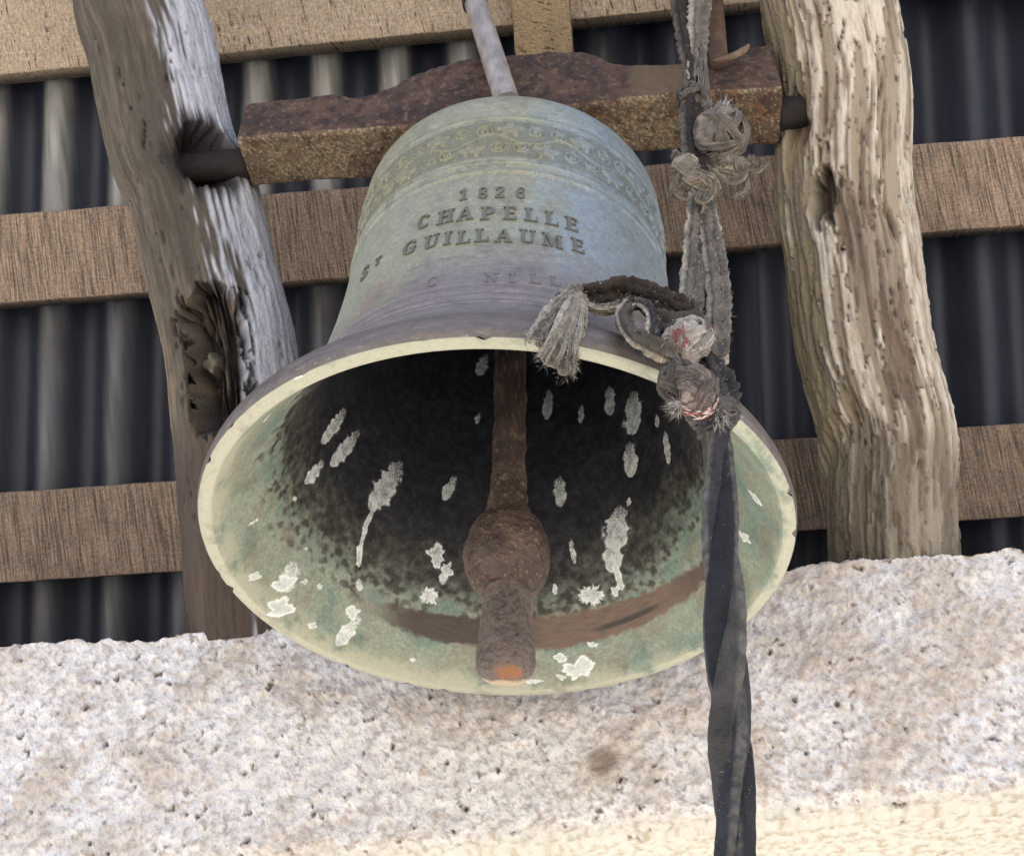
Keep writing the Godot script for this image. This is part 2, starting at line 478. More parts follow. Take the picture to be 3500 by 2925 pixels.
func make_bell():
	outp = spline([Vector2(0.2495, 0.0000), Vector2(0.2512, 0.0080), Vector2(0.2475, 0.0220), Vector2(0.2360, 0.0380), Vector2(0.2190, 0.0560), Vector2(0.2040, 0.0760), Vector2(0.1900, 0.1020), Vector2(0.1770, 0.1450), Vector2(0.1675, 0.1950), Vector2(0.1610, 0.2550), Vector2(0.1580, 0.3150), Vector2(0.1575, 0.3700), Vector2(0.1570, 0.4050), Vector2(0.1545, 0.4270), Vector2(0.1470, 0.4410), Vector2(0.1310, 0.4500), Vector2(0.0950, 0.4545), Vector2(0.0500, 0.4560), Vector2(0.0005, 0.4565)], 8)
	inp = spline([Vector2(0.2495, 0.0000), Vector2(0.2472, -0.0012), Vector2(0.2435, -0.0017), Vector2(0.2400, -0.0012), Vector2(0.2370, 0.0008), Vector2(0.2260, 0.0200), Vector2(0.2120, 0.0420), Vector2(0.1950, 0.0700), Vector2(0.1780, 0.1050), Vector2(0.1630, 0.1550), Vector2(0.1520, 0.2100), Vector2(0.1440, 0.2800), Vector2(0.1400, 0.3600), Vector2(0.1300, 0.4050), Vector2(0.0900, 0.4300), Vector2(0.0000, 0.4370)], 8)
	var bell := thing("bell", "green grey bronze church bell with raised inscription and bird-spattered inside", "bell", Vector3(-0.001, 0, 0))
	bell.rotation.z = deg_to_rad(-1.8)
	# finer profile so that the turned rings come out
	var fine := []
	for k in outp.size() - 1:
		var steps := maxi(1, int(outp[k].distance_to(outp[k + 1]) / 0.0011))
		for q in steps:
			fine.append(outp[k].lerp(outp[k + 1], float(q) / steps))
	fine.append(outp[outp.size() - 1])
	var grooves := [
		[0.391, 0.0016, 0.0017], [0.3985, 0.0012, -0.0006],
		[0.321, 0.0015, 0.0017], [0.3145, 0.0012, -0.0007], [0.3075, 0.0018, 0.0020], [0.302, 0.0011, -0.0006],
		[0.131, 0.0010, -0.0013], [0.123, 0.0035, 0.0008], [0.1165, 0.0010, -0.0012], [0.111, 0.0022, 0.0010], [0.1055, 0.0010, -0.0016],
		[0.098, 0.0010, -0.0014], [0.092, 0.0030, 0.0010], [0.084, 0.0010, -0.0012], [0.012, 0.0014, -0.0008]]
	var go := Geo.new()
	lathe(go, fine, 360, false, grooves)
	var gi := Geo.new()
	lathe(gi, inp, 256, true)
	var mo := StandardMaterial3D.new()
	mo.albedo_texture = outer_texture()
	mo.roughness = 0.46
	mo.metallic = 0.22
	bump(mo, 0.02, 0.035, 0.0)
	mo.uv1_scale = Vector3(1, 1, 1)
	var mi := StandardMaterial3D.new()
	mi.albedo_texture = inner_texture()
	mi.roughness = 0.55
	mi.metallic = 0.1
	bump(mi, 0.03, 0.03, 0.0)
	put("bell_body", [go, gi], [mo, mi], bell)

	# ornament frieze: flowers between curling leaves, cast proud of the shoulder
	var g := Geo.new()
	var p := PackedVector3Array()
	var c := PackedColorArray()
	var nu := 1500
	var nv := 72
	for j in nv:
		var hh := lerpf(0.327, 0.386, float(j) / (nv - 1))
		var rr := r_at(hh)
		for i in nu + 1:
			var az := TAU * (i % nu) / nu
			var x := az * 0.157
			var period := 0.157 * TAU / 28.0
			var cell := int(floor(x / period))
			var lx := x - (cell + 0.5) * period
			var ly := hh - 0.3565
			var v := 0.0
			var wx := lx + 0.0016 * nb.get_noise_2d(az * 3000.0, hh * 20000.0)
			var wy := ly + 0.0016 * nb.get_noise_2d(az * 3000.0 + 900.0, hh * 20000.0)
			var up := 1.0 if cell % 2 else -1.0
			# an undulating stem, a curl and a few lobed leaves on each side of it
			v = maxf(v, sm(0.0016, 0.0005, absf(wy - up * 0.007 * cos(wx / period * PI))) * 0.8)
			for s in [-1.0, 1.0]:
				var q := Vector2(wx - s * period * 0.20, wy - s * up * 0.0125)
				var r2 := q.length()
				var an: float = q.angle() * s * up
				var sp: float = fposmod(r2 - 0.0042 * an / TAU, 0.0042) - 0.0021
				v = maxf(v, sm(0.0014, 0.0005, absf(sp)) * sm(0.0095, 0.0075, r2) * 0.9)
				var q2 := Vector2(wx - s * period * 0.40, wy + s * up * 0.014)
				var lob := q2.length() * (1.0 - 0.35 * cos(4.0 * q2.angle() + s))
				v = maxf(v, sm(0.0078, 0.0055, lob) * (0.55 + 0.45 * sm(0.0, 0.0012, absf(sin(2.0 * q2.angle()) * q2.length()))))
			var worn := clampf(0.75 + 0.9 * na.get_noise_2d(cos(az) * 500 + hh * 2000, sin(az) * 500) + 0.25 * cos(az), 0.2, 1.1)
			v *= worn
			v += 0.18 * nb.get_noise_3d(cos(az) * 2500, hh * 16000, sin(az) * 2500)
			var rim := sm(0.327, 0.3295, hh) * sm(0.386, 0.3835, hh)
			var r3 := rr - 0.0006 + (0.0008 + 0.0026 * v) * rim
			p.append(Vector3(r3 * cos(az), hh, r3 * sin(az)))
			var blue := sm(-0.05, 0.6, cos(az) + 0.3 * na.get_noise_2d(cos(az) * 400, hh * 3000))  # sky light painted in as blue, as on the body
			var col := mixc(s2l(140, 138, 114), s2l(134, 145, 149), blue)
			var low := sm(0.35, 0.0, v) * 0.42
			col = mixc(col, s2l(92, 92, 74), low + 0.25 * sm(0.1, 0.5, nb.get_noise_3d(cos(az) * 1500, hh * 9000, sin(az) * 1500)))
			c.append(col)
	add_grid(g, p, c, PackedVector2Array(), nu + 1, nv, true, false)
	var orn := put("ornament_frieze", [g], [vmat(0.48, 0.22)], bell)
	orn.set_meta("kind", "stuff")

	# the inscription, one raised letter at a time
	var font := SystemFont.new()
	font.font_names = PackedStringArray(["Droid Serif"])
	font.font_weight = 700
	var lm := StandardMaterial3D.new()
	lm.albedo_color = Color8(108, 106, 94)
	lm.roughness = 0.5
	lm.metallic = 0.2
	bump(lm, 0.05, 0.02, 40.0)
	var worn_m: StandardMaterial3D = lm.duplicate()
	worn_m.albedo_color = Color8(116, 110, 104)
	for l in [
		["1", 1.815, 0.2747, 0.0165, 0.0015], ["8", 1.702, 0.2732, 0.0165, 0.0015], ["2", 1.606, 0.2732, 0.0165, 0.0015], ["6", 1.492, 0.2732, 0.0165, 0.0015], ["C", 2.042, 0.2490, 0.0195, 0.0017],
		["H", 1.902, 0.2459, 0.0195, 0.0017], ["A", 1.789, 0.2444, 0.0195, 0.0017], ["P", 1.667, 0.2413, 0.0195, 0.0017], ["E", 1.545, 0.2413, 0.0195, 0.0017], ["L", 1.431, 0.2413, 0.0195, 0.0017],
		["L", 1.318, 0.2413, 0.0195, 0.0017], ["E", 1.204, 0.2413, 0.0195, 0.0017], ["G", 2.094, 0.2153, 0.0195, 0.0017], ["U", 1.963, 0.2123, 0.0195, 0.0017], ["I", 1.868, 0.2108, 0.0195, 0.0017],
		["L", 1.780, 0.2078, 0.0195, 0.0017], ["L", 1.684, 0.2078, 0.0195, 0.0017], ["A", 1.571, 0.2064, 0.0195, 0.0017], ["U", 1.449, 0.2078, 0.0195, 0.0017], ["M", 1.318, 0.2078, 0.0195, 0.0017],
		["E", 1.178, 0.2108, 0.0195, 0.0017], ["S", 2.443, 0.2228, 0.0195, 0.0017], ["T", 2.330, 0.2244, 0.0110, 0.0015], ["C", 1.902, 0.1450, 0.0150, 0.0007], ["N", 1.614, 0.1403, 0.0150, 0.0007],
		["I", 1.518, 0.1403, 0.0150, 0.0007], ["L", 1.414, 0.1427, 0.0150, 0.0007], ["L", 1.318, 0.1450, 0.0150, 0.0007]]:
		var tm := TextMesh.new()
		tm.text = l[0]
		tm.font = font
		tm.font_size = 72
		tm.pixel_size = 0.001
		tm.depth = 0.01
		tm.curve_step = 1.5
		var ar := tm.get_mesh_arrays()
		var vs: PackedVector3Array = ar[Mesh.ARRAY_VERTEX]
		var bb := AABB(vs[0], Vector3.ZERO)
		for q in vs: bb = bb.expand(q)
		var sc: float = l[3] / bb.size.y
		var ce := bb.get_center()
		var gg := Geo.new()
		for q in vs:
			var lx := (q.x - ce.x) * sc * 0.76
			var hh: float = l[2] + (q.y - ce.y) * sc
			var z := (q.z - ce.z) / bb.size.z + 0.5
			var taper := 1.0 - 0.10 * z
			var rr: float = r_at(hh) - 0.0006 + z * (l[4] + 0.0006)
			var az: float = l[1] - lx / r_at(l[2]) * (0.97 + 0.03 * taper)
			gg.v.append(Vector3(rr * cos(az), hh, rr * sin(az)))
			gg.t.append(Vector2(q.x, q.y))
		var nn: PackedVector3Array = ar[Mesh.ARRAY_NORMAL]
		for k in nn.size():
			var az: float = atan2(gg.v[k].z, gg.v[k].x)
			var out := Vector3(cos(az), 0.08, sin(az))
			var tx := Vector3(sin(az), 0, -cos(az))
			gg.n.append((out * nn[k].z + tx * nn[k].x + Vector3.UP * nn[k].y).normalized())
		gg.i = ar[Mesh.ARRAY_INDEX]
		put("raised_letter", [gg], [worn_m if l[4] < 0.001 else lm], bell)
	# a knob and the crown loops by which it hangs
	var gb := Geo.new()
	for k in 4:
		var az := k * PI / 2 + 0.5
		var e := Vector3(cos(az), 0, sin(az))
		sweep(gb, spline([e * 0.075 + Vector3.UP * 0.450, e * 0.085 + Vector3.UP * 0.49, e * 0.055 + Vector3.UP * 0.525, e * 0.02 + Vector3.UP * 0.53], 6), [0.013, 0.013], [0.012, 0.012], [0.0, 0.0], s2l(120, 116, 92), s2l(120, 116, 92), 0.05)
	sweep(gb, [Vector3(0, 0.445, 0), Vector3(0, 0.46, 0.0), Vector3(0, 0.52, 0.0), Vector3(0, 0.566, 0)], [0.03, 0.03], [0.03, 0.03], [0.0, 0.0], s2l(120, 116, 92), s2l(120, 116, 92), 0.05, {"square": 1.0, "face": Vector3(0, 0, 1)})
	put("crown_loops", [gb], [vmat(0.55, 0.2)], bell)

func make_clapper():
	var t := thing("clapper", "rusty iron clapper hanging inside the bell with a ball and a blunt tail", "clapper", Vector3(0.0135, 0.433, 0.0))
	# hangs a little back from plumb
	t.rotation = Vector3(0.045, 0, -0.012)
	var parts := {
		"shaft": [Vector2(0.0145, 0.0), Vector2(0.0145, -0.10), Vector2(0.0148, -0.20), Vector2(0.0150, -0.30), Vector2(0.0152, -0.345), Vector2(0.0170, -0.368), Vector2(0.0205, -0.386), Vector2(0.0250, -0.398)],
		"ball": [Vector2(0.019, -0.385), Vector2(0.0245, -0.393), Vector2(0.0318, -0.404), Vector2(0.0362, -0.418), Vector2(0.0372, -0.430), Vector2(0.0352, -0.444), Vector2(0.0300, -0.456), Vector2(0.020, -0.464), Vector2(0.0005, -0.467)],
		"tail": [Vector2(0.0165, -0.440), Vector2(0.0184, -0.454), Vector2(0.0192, -0.472), Vector2(0.0212, -0.500), Vector2(0.0234, -0.520), Vector2(0.0240, -0.528), Vector2(0.0236, -0.534), Vector2(0.0215, -0.5395), Vector2(0.0160, -0.5425), Vector2(0.0005, -0.5435)]}
	for called in parts:
		var prof := spline(parts[called], 16)
		var p := PackedVector3Array()
		var c := PackedColorArray()
		var uv := PackedVector2Array()
		var nu := 120
		for j in prof.size():
			for i in nu + 1:
				var az := TAU * (i % nu) / nu
				var q := Vector3(prof[j].x * cos(az), prof[j].y, prof[j].x * sin(az))
				var n1 := na.get_noise_3d(q.x * 3000, q.y * 3000, q.z * 3000)
				var n2 := nb.get_noise_3d(q.x * 9000, q.y * 9000, q.z * 9000)
				var n3 := nb.get_noise_3d(q.x * 20000, q.y * 20000, q.z * 20000)
				var out := Vector3(cos(az), 0, sin(az)) if prof[j].x > 0.006 else Vector3.ZERO
				p.append(q + out * (n1 * 0.0018 + n2 * 0.0014 + n3 * 0.0007))
				var col := mixc(s2l(76, 64, 60), s2l(104, 87, 78), n1 * 1.2 + 0.4)
				col = mixc(col, s2l(64, 50, 48), sm(0.1, 0.5, n2))
				col = mixc(col, s2l(164, 132, 108), sm(0.32, 0.5, n3) * 0.55)
				if called == "tail":
					col = mixc(col, s2l(122, 112, 106), 0.5 + 0.5 * n2)
					col = mixc(col, s2l(62, 50, 46), sm(0.15, 0.4, n3 - 0.3 * n1) * 0.7)
					# pale worn edge and an orange rust bloom on the end
					var e := sm(-0.530, -0.536, q.y) * sm(-0.004, -0.012, q.z + 0.004 * n2)
					col = mixc(col, s2l(206, 186, 158), e * 0.8)
					col = mixc(col, s2l(150, 100, 66), sm(0.015, 0.008, Vector2(q.x - 0.003, q.z - 0.006).length() + n1 * 0.005 + n2 * 0.003) * sm(-0.526, -0.535, q.y))
				if called == "shaft":
					col = mixc(col, s2l(150, 128, 112), sm(0.25, 0.5, n2 + 0.4 * n3) * 0.6)
				c.append(col)
				uv.append(Vector2(float(i) / nu, q.y * 8))
		var g := Geo.new()
		add_grid(g, p, c, uv, nu + 1, prof.size(), true, true)
		put(called, [g], [bump(vmat(0.72, 0.12), 0.05, 0.12, 14.0)], t)

# ------------------------------------------------------------------ yoke
const YAW := 0.11345

func make_yoke():
	var t := thing("yoke", "rusty brown iron headstock with a humped top that carries the bell", "headstock", Vector3(0, 0, 0))
	t.rotation.y = -YAW
	var top := [[-0.302, 0.640], [-0.29, 0.646], [-0.24, 0.646], [-0.195, 0.647], [-0.178, 0.640], [-0.165, 0.634], [-0.14, 0.640], [-0.118, 0.655], [-0.097, 0.671], [-0.07, 0.684], [-0.04, 0.691], [0.018, 0.691], [0.07, 0.688], [0.099, 0.683], [0.120, 0.668], [0.135, 0.653], [0.155, 0.644], [0.209, 0.641], [0.254, 0.648], [0.29, 0.656], [0.318, 0.660]]
	var nu := 420
	var sec := 150
	var p := PackedVector3Array()
	var c := PackedColorArray()
	var uv := PackedVector2Array()
	for i in nu + 1:
		var x := lerpf(-0.302, 0.318, float(i) / nu)
		var yt := 0.0
		for k in top.size() - 1:
			if x >= top[k][0] - 1e-6 and x <= top[k + 1][0] + 1e-6:
				yt = lerpf(top[k][1], top[k + 1][1], (x - top[k][0]) / (top[k + 1][0] - top[k][0]))
				break
		var yb := 0.569 + 0.003 * sin(x * 14.0) + 0.004 * sm(0.1, 0.3, absf(x + 0.02)) * sm(0.32, 0.2, absf(x))
		var zf := 0.035
		var zb := -0.034 - 0.008 * sm(0.05, 0.2, x)
		if x > 0.05: yb += 0.004 * sm(0.05, 0.1, x)
		var hh := yt - yb
		var dd := zf - zb
		var per := 2 * (hh + dd)
		var cen := Vector2((zf + zb) / 2, (yt + yb) / 2)
		for j in sec + 1:
			# perimeter: front face upwards, top backwards, back downwards, underside forwards
			var s := per * (j % sec) / sec
			var q := Vector2.ZERO
			var part := 0
			if s < hh: q = Vector2(zf, yb + s)
			elif s < hh + dd: q = Vector2(zf - (s - hh), yt); part = 1
			elif s < 2 * hh + dd: q = Vector2(zb, yt - (s - hh - dd)); part = 2
			else: q = Vector2(zb + (s - 2 * hh - dd), yb); part = 3
			# round the edges
			var rd := 0.006
			var lim := Vector2(clampf(q.x, zb + rd, zf - rd), clampf(q.y, yb + rd, yt - rd))
			var dv := q - lim
			if dv.length() > rd: q = lim + dv.normalized() * rd
			var cap := 1.0
			if i == 0 or i == nu: cap = 0.0
			elif i == 1 or i == nu - 1: cap = 0.96
			var w := Vector3(x, q.y, q.x)
			var n1 := na.get_noise_3d(w.x * 1300, w.y * 1300, w.z * 1300)
			var n2 := nb.get_noise_3d(w.x * 5500, w.y * 5500, w.z * 5500)
			var n3 := nb.get_noise_3d(w.x * 11000, w.y * 11000, w.z * 11000)
			var amt := 0.0020 * n1 + 0.0006 * n3 + 0.0013 * n2 * (1.6 if absf(x - 0.02) < 0.16 else 0.7)
			var o := (q - cen).normalized() * amt
			q = cen + (q + o - cen) * cap
			p.append(Vector3(x + 0.001 * n1, q.y, q.x))
			var col := mixc(s2l(86, 66, 56), s2l(62, 48, 42), n1 * 1.5 + 0.4)
			col = mixc(col, s2l(48, 38, 38), sm(0.05, 0.4, n2) * 0.85)
			col = mixc(col, s2l(126, 100, 88), sm(0.2, 0.5, n3 - 0.3 * n2) * 0.55)
			if part == 0 and x > 0.14:
				col = mixc(col, s2l(112, 96, 76), sm(0.14, 0.17, x) * sm(0.24, 0.2, x) * 0.7)
			if part == 3 or (part == 0 and s < 0.004):
				var r := mixc(s2l(106, 93, 76), s2l(88, 72, 60), n1 * 1.4 + 0.3 + 0.5 * sm(0.1, 0.3, x))
				r = mixc(r, s2l(70, 54, 44), sm(0.0, 0.35, nb.get_noise_3d(w.x * 8000, w.y * 8000, w.z * 8000) + 0.55 * n1 + 0.08) * 0.85)
				r = mixc(r, s2l(172, 154, 120), sm(0.10, 0.45, na.get_noise_3d(w.x * 20000, w.y * 20000, w.z * 20000) - 0.4 * n1) * 0.7)
				r = mixc(r, s2l(128, 92, 66), sm(0.1, 0.4, -n2) * (0.25 + 0.35 * sm(0.1, 0.3, x)))
				col = r
			c.append(col)
			uv.append(Vector2(x * 8, s * 8))
	var g := Geo.new()
	add_grid(g, p, c, uv, sec + 1, nu + 1, true, false)
	put("beam", [g], [bump(vmat(0.85, 0.05), 0.04, 0.12, 12.0)], t)
	var rust := bump(vmat(0.8, 0.1), 0.05, 0.1, 14.0)
	for s in [[-0.296, -0.40, 0.590], [0.312, 0.40, 0.588]]:
		var gg := Geo.new()
		sweep(gg, spline([Vector3(s[0], s[2], -0.012), Vector3(lerpf(s[0], s[1], 0.5), s[2], -0.012), Vector3(s[1], s[2], -0.012)], 12), [0.019, 0.018], [0.019, 0.018], [0.0, 0.0], s2l(34, 28, 27), s2l(44, 36, 34), 0.08, {"square": 1.0, "face": Vector3(0, 0, 1)})
		put("gudgeon", [gg], [rust], t)
	var gb := Geo.new()
	sweep(gb, spline([Vector3(0.252, 0.612, 0.044), Vector3(0.254, 0.66, 0.048), Vector3(0.262, 0.78, 0.047), Vector3(0.272, 0.95, 0.046), Vector3(0.284, 1.16, 0.046)], 14), [0.0105, 0.0105, 0.011], [0.0105, 0.0105, 0.011], [0.0, 0.0], s2l(98, 76, 64), s2l(98, 76, 64), 0.12, {"square": 1.0, "ns": 28})
	put("bolt", [gb], [rust], t)
	var gh := Geo.new()
	sweep(gh, ring_path(Vector3(0.260, 0.628, 0.052), Vector3(1, 1, 1), Vector3(0.026, 0, 0.006), Vector3(0, -0.024, 0.006), 0.05, 2.3, 20).map(func(q): return Vector3(0.260, 0.628, 0.052) + (q - Vector3(0.260, 0.628, 0.052)) * 0.026), [0.001, 0.004, 0.0035, 0.001], [0.001, 0.003, 0.003, 0.001], [0.0, 0.0], s2l(112, 94, 78), s2l(140, 120, 98), 0.1)
	put("hook", [gh], [rust], t)

func make_pipe():
	var t := thing("pipe", "grey conduit pipe slanting down to the yoke above the bell", "pipe")
	var g := Geo.new()
	var a := Vector3(0.0065, 0.551, 0.0680)
	var b := Vector3(-0.034, 0.790, 0.050)
	var d := (b - a)
	sweep(g, spline([a, a + d * 0.008, a + d * 0.4, b, a + d * 1.5, a + d * 2.45], 10), [0.0118, 0.0138, 0.0138, 0.0138, 0.0138, 0.0138], [0.0118, 0.0138, 0.0138, 0.0138, 0.0138, 0.0138], [0.0, 0.0], s2l(142, 137, 135), s2l(142, 137, 135), 0.015, {"square": 1.0, "ns": 40})
	put("tube", [g], [bump(vmat(0.42, 0.0), 0.03, 0.02, 8.0)], t)
	var gs := Geo.new()
	sweep(gs, spline([a + d * 0.985, a + d * 1.0, a + d * 1.2, a + d * 1.22], 8), [0.0144, 0.0156, 0.0156, 0.0146], [0.0144, 0.0156, 0.0156, 0.0146], [0.0, 0.0], s2l(92, 86, 90), s2l(92, 86, 90), 0.03, {"square": 1.0, "ns": 40})
	put("sleeve", [gs], [vmat(0.6)], t)
	var gw := Geo.new()
	var e := d.normalized()
	var s := e.cross(Vector3(0, 0, 1)).normalized()
	var f := s.cross(e)
	var c := a + d * 0.97
	var pts := []
	for k in 41:
		var an := TAU * k / 40.0
		pts.append(c + (s * cos(an) + f * sin(an)) * 0.0152 + e * 0.008 * cos(an))
	sweep(gw, pts, [0.0011, 0.0011], [0.0011, 0.0011], [0.0, 0.0], s2l(40, 38, 38), s2l(40, 38, 38), 0.0, {"ns": 8})
	put("wire", [gw], [vmat(0.6)], t)

# ------------------------------------------------------------------ roof
var ru := Vector3(cos(YAW), 0, sin(YAW))
var rw := Vector3(-sin(YAW), 0, cos(YAW))
var rv: Vector3
var rn: Vector3
const RO := Vector3(0, 0.3, -0.55)

func roofp(u: float, v: float, n: float) -> Vector3:
	return RO + ru * u + rv * v + rn * n

func plank(called: String, parent: Node, u0: float, u1: float, v0: Array, v1: Array, n0: float, n1: float, m: Material, along_v := false, uvo := Vector2.ZERO, tint := Color(1, 1, 1)):
	# section walked round: front face, lower edge, back, upper edge
	var nu := 120
	var p := PackedVector3Array()
	var c := PackedColorArray()
	var uv := PackedVector2Array()
	for i in nu + 1:
		var f := float(i) / nu
		var u := lerpf(u0, u1, f)
		var a := at_of(v0, f) + 0.0012 * nb.get_noise_1d(u * 9000 + v0[0] * 5000)
		var b := at_of(v1, f) + 0.0012 * nb.get_noise_1d(u * 9000 + v1[0] * 7000 + 300)
		var ring := []
		var nf := 14
		for k in nf + 1: ring.append([lerpf(a + 0.0015, b - 0.0015, float(k) / nf), n1, float(k) / nf])
		ring.append([b, n1 - 0.0018, 1.02]); ring.append([b, n0, 1.2]); ring.append([a, n0, -0.2]); ring.append([a, n1 - 0.0018, -0.02])
		ring.append(ring[0])
		var cap := 0.0 if (i == 0 or i == nu) else 1.0
		for k in ring.size():
			var q = ring[k]
			var vv: float = lerpf((a + b) / 2, q[0], cap)
			var nn: float = lerpf((n0 + n1) / 2, q[1], cap)
			if q[1] == n1 and cap > 0: nn += 0.0008 * na.get_noise_2d(u * 3000, q[0] * 9000)
			p.append(roofp(u, vv, nn) if not along_v else roofp(vv, u, nn))
			c.append(tint * (1.0 + 0.25 * na.get_noise_2d(u * 900, q[0] * 2500) + 0.22 * nb.get_noise_2d(u * 260 + n1 * 9000, v0[0] * 900.0)))
			uv.append(Vector2(u / 0.5, q[2]) + uvo)
	var g := Geo.new()
	add_grid(g, p, c, uv, 20, nu + 1, true, along_v)
	return put(called, [g], [m], parent)

func make_roof():
	rv = rw * cos(deg_to_rad(55)) + Vector3.UP * sin(deg_to_rad(55))
	rn = rw * sin(deg_to_rad(55)) - Vector3.UP * cos(deg_to_rad(55))
	var t := thing("shelter_roof", "dark corrugated iron roof on sawn boards behind the bell", "roof")
	var g := Geo.new()
	var p := PackedVector3Array()
	var c := PackedColorArray()
	var nu := 640
	var nv := 40
	for j in nv + 1:
		var v := lerpf(-0.35, 1.55, float(j) / nv)
		for i in nu + 1:
			var u := lerpf(-1.6, 1.6, float(i) / nu)
			var n := 0.016 * cos(TAU * (u + 0.303 - 0.05 * (v - 0.77)) / 0.0985) - 0.017
			p.append(roofp(u, v, n + 0.0012 * na.get_noise_2d(u * 700, v * 300)))
			var w := 1.0 + 0.35 * na.get_noise_2d(u * 1500, v * 500) + 0.2 * nb.get_noise_2d(u * 7000, v * 5000)
			var crest_light := sm(-0.020, -0.002, n) * (0.22 + 0.78 * sm(0.40, 0.64, v + 0.08 * na.get_noise_2d(u * 1500, v * 700))) * sm(0.22, 0.05, u + 0.03 * na.get_noise_2d(u * 800, v * 800))  # light caught by the ridges, painted into the colour
			c.append(mixc(s2l(36, 40, 52), s2l(160, 159, 154), crest_light * (0.8 + 0.6 * nb.get_noise_2d(u * 9000, v * 1500))) * w)
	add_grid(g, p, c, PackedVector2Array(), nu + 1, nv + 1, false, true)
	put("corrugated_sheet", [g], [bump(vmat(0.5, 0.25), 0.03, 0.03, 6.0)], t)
	var sparse := StandardMaterial3D.new()
	sparse.albedo_texture = grain_texture(false)
	sparse.albedo_color = Color8(204, 182, 156)
	sparse.vertex_color_use_as_albedo = true
	sparse.roughness = 0.85
	sparse.heightmap_enabled = true
	sparse.heightmap_texture = sparse.albedo_texture
	sparse.heightmap_scale = 0.06
	var dense: StandardMaterial3D = sparse.duplicate()
	dense.albedo_texture = grain_texture(true)
	dense.heightmap_texture = dense.albedo_texture
	dense.albedo_color = Color8(172, 148, 126)
	var b1 = plank("board", t, -1.5, 1.5, [0.792, 0.787, 0.784, 0.7815, 0.780, 0.777, 0.7735, 0.769, 0.764], [0.925, 0.92, 0.914, 0.908], 0.014, 0.05, sparse)
	b1.set_meta("label", "pale sawn board at the top, above the yoke")
	var b2 = plank("board", t, -1.5, 1.5, [0.469, 0.463, 0.458, 0.4535, 0.4495, 0.447, 0.443, 0.438, 0.433], [0.594, 0.588, 0.583, 0.5785, 0.571, 0.566, 0.560, 0.554, 0.548], 0.014, 0.05, dense, false, Vector2(0.31, 0))
	b2.set_meta("label", "brown sawn board just below the yoke")
	var b3 = plank("board", t, -1.5, 1.5, [0.078, 0.075, 0.073, 0.072], [0.200, 0.196, 0.191, 0.187], 0.014, 0.05, dense, false, Vector2(0.63, 0), Color(0.8, 0.8, 0.8))
	b3.set_meta("label", "dark brown board above the white wall")
	var raft: StandardMaterial3D = sparse.duplicate()
	raft.albedo_color = Color8(170, 146, 110)
	plank("rafter", t, 0.655, 1.5, [0.073, 0.070], [0.1485, 0.150], 0.052, 0.098, raft, true, Vector2(0.2, 0.3))

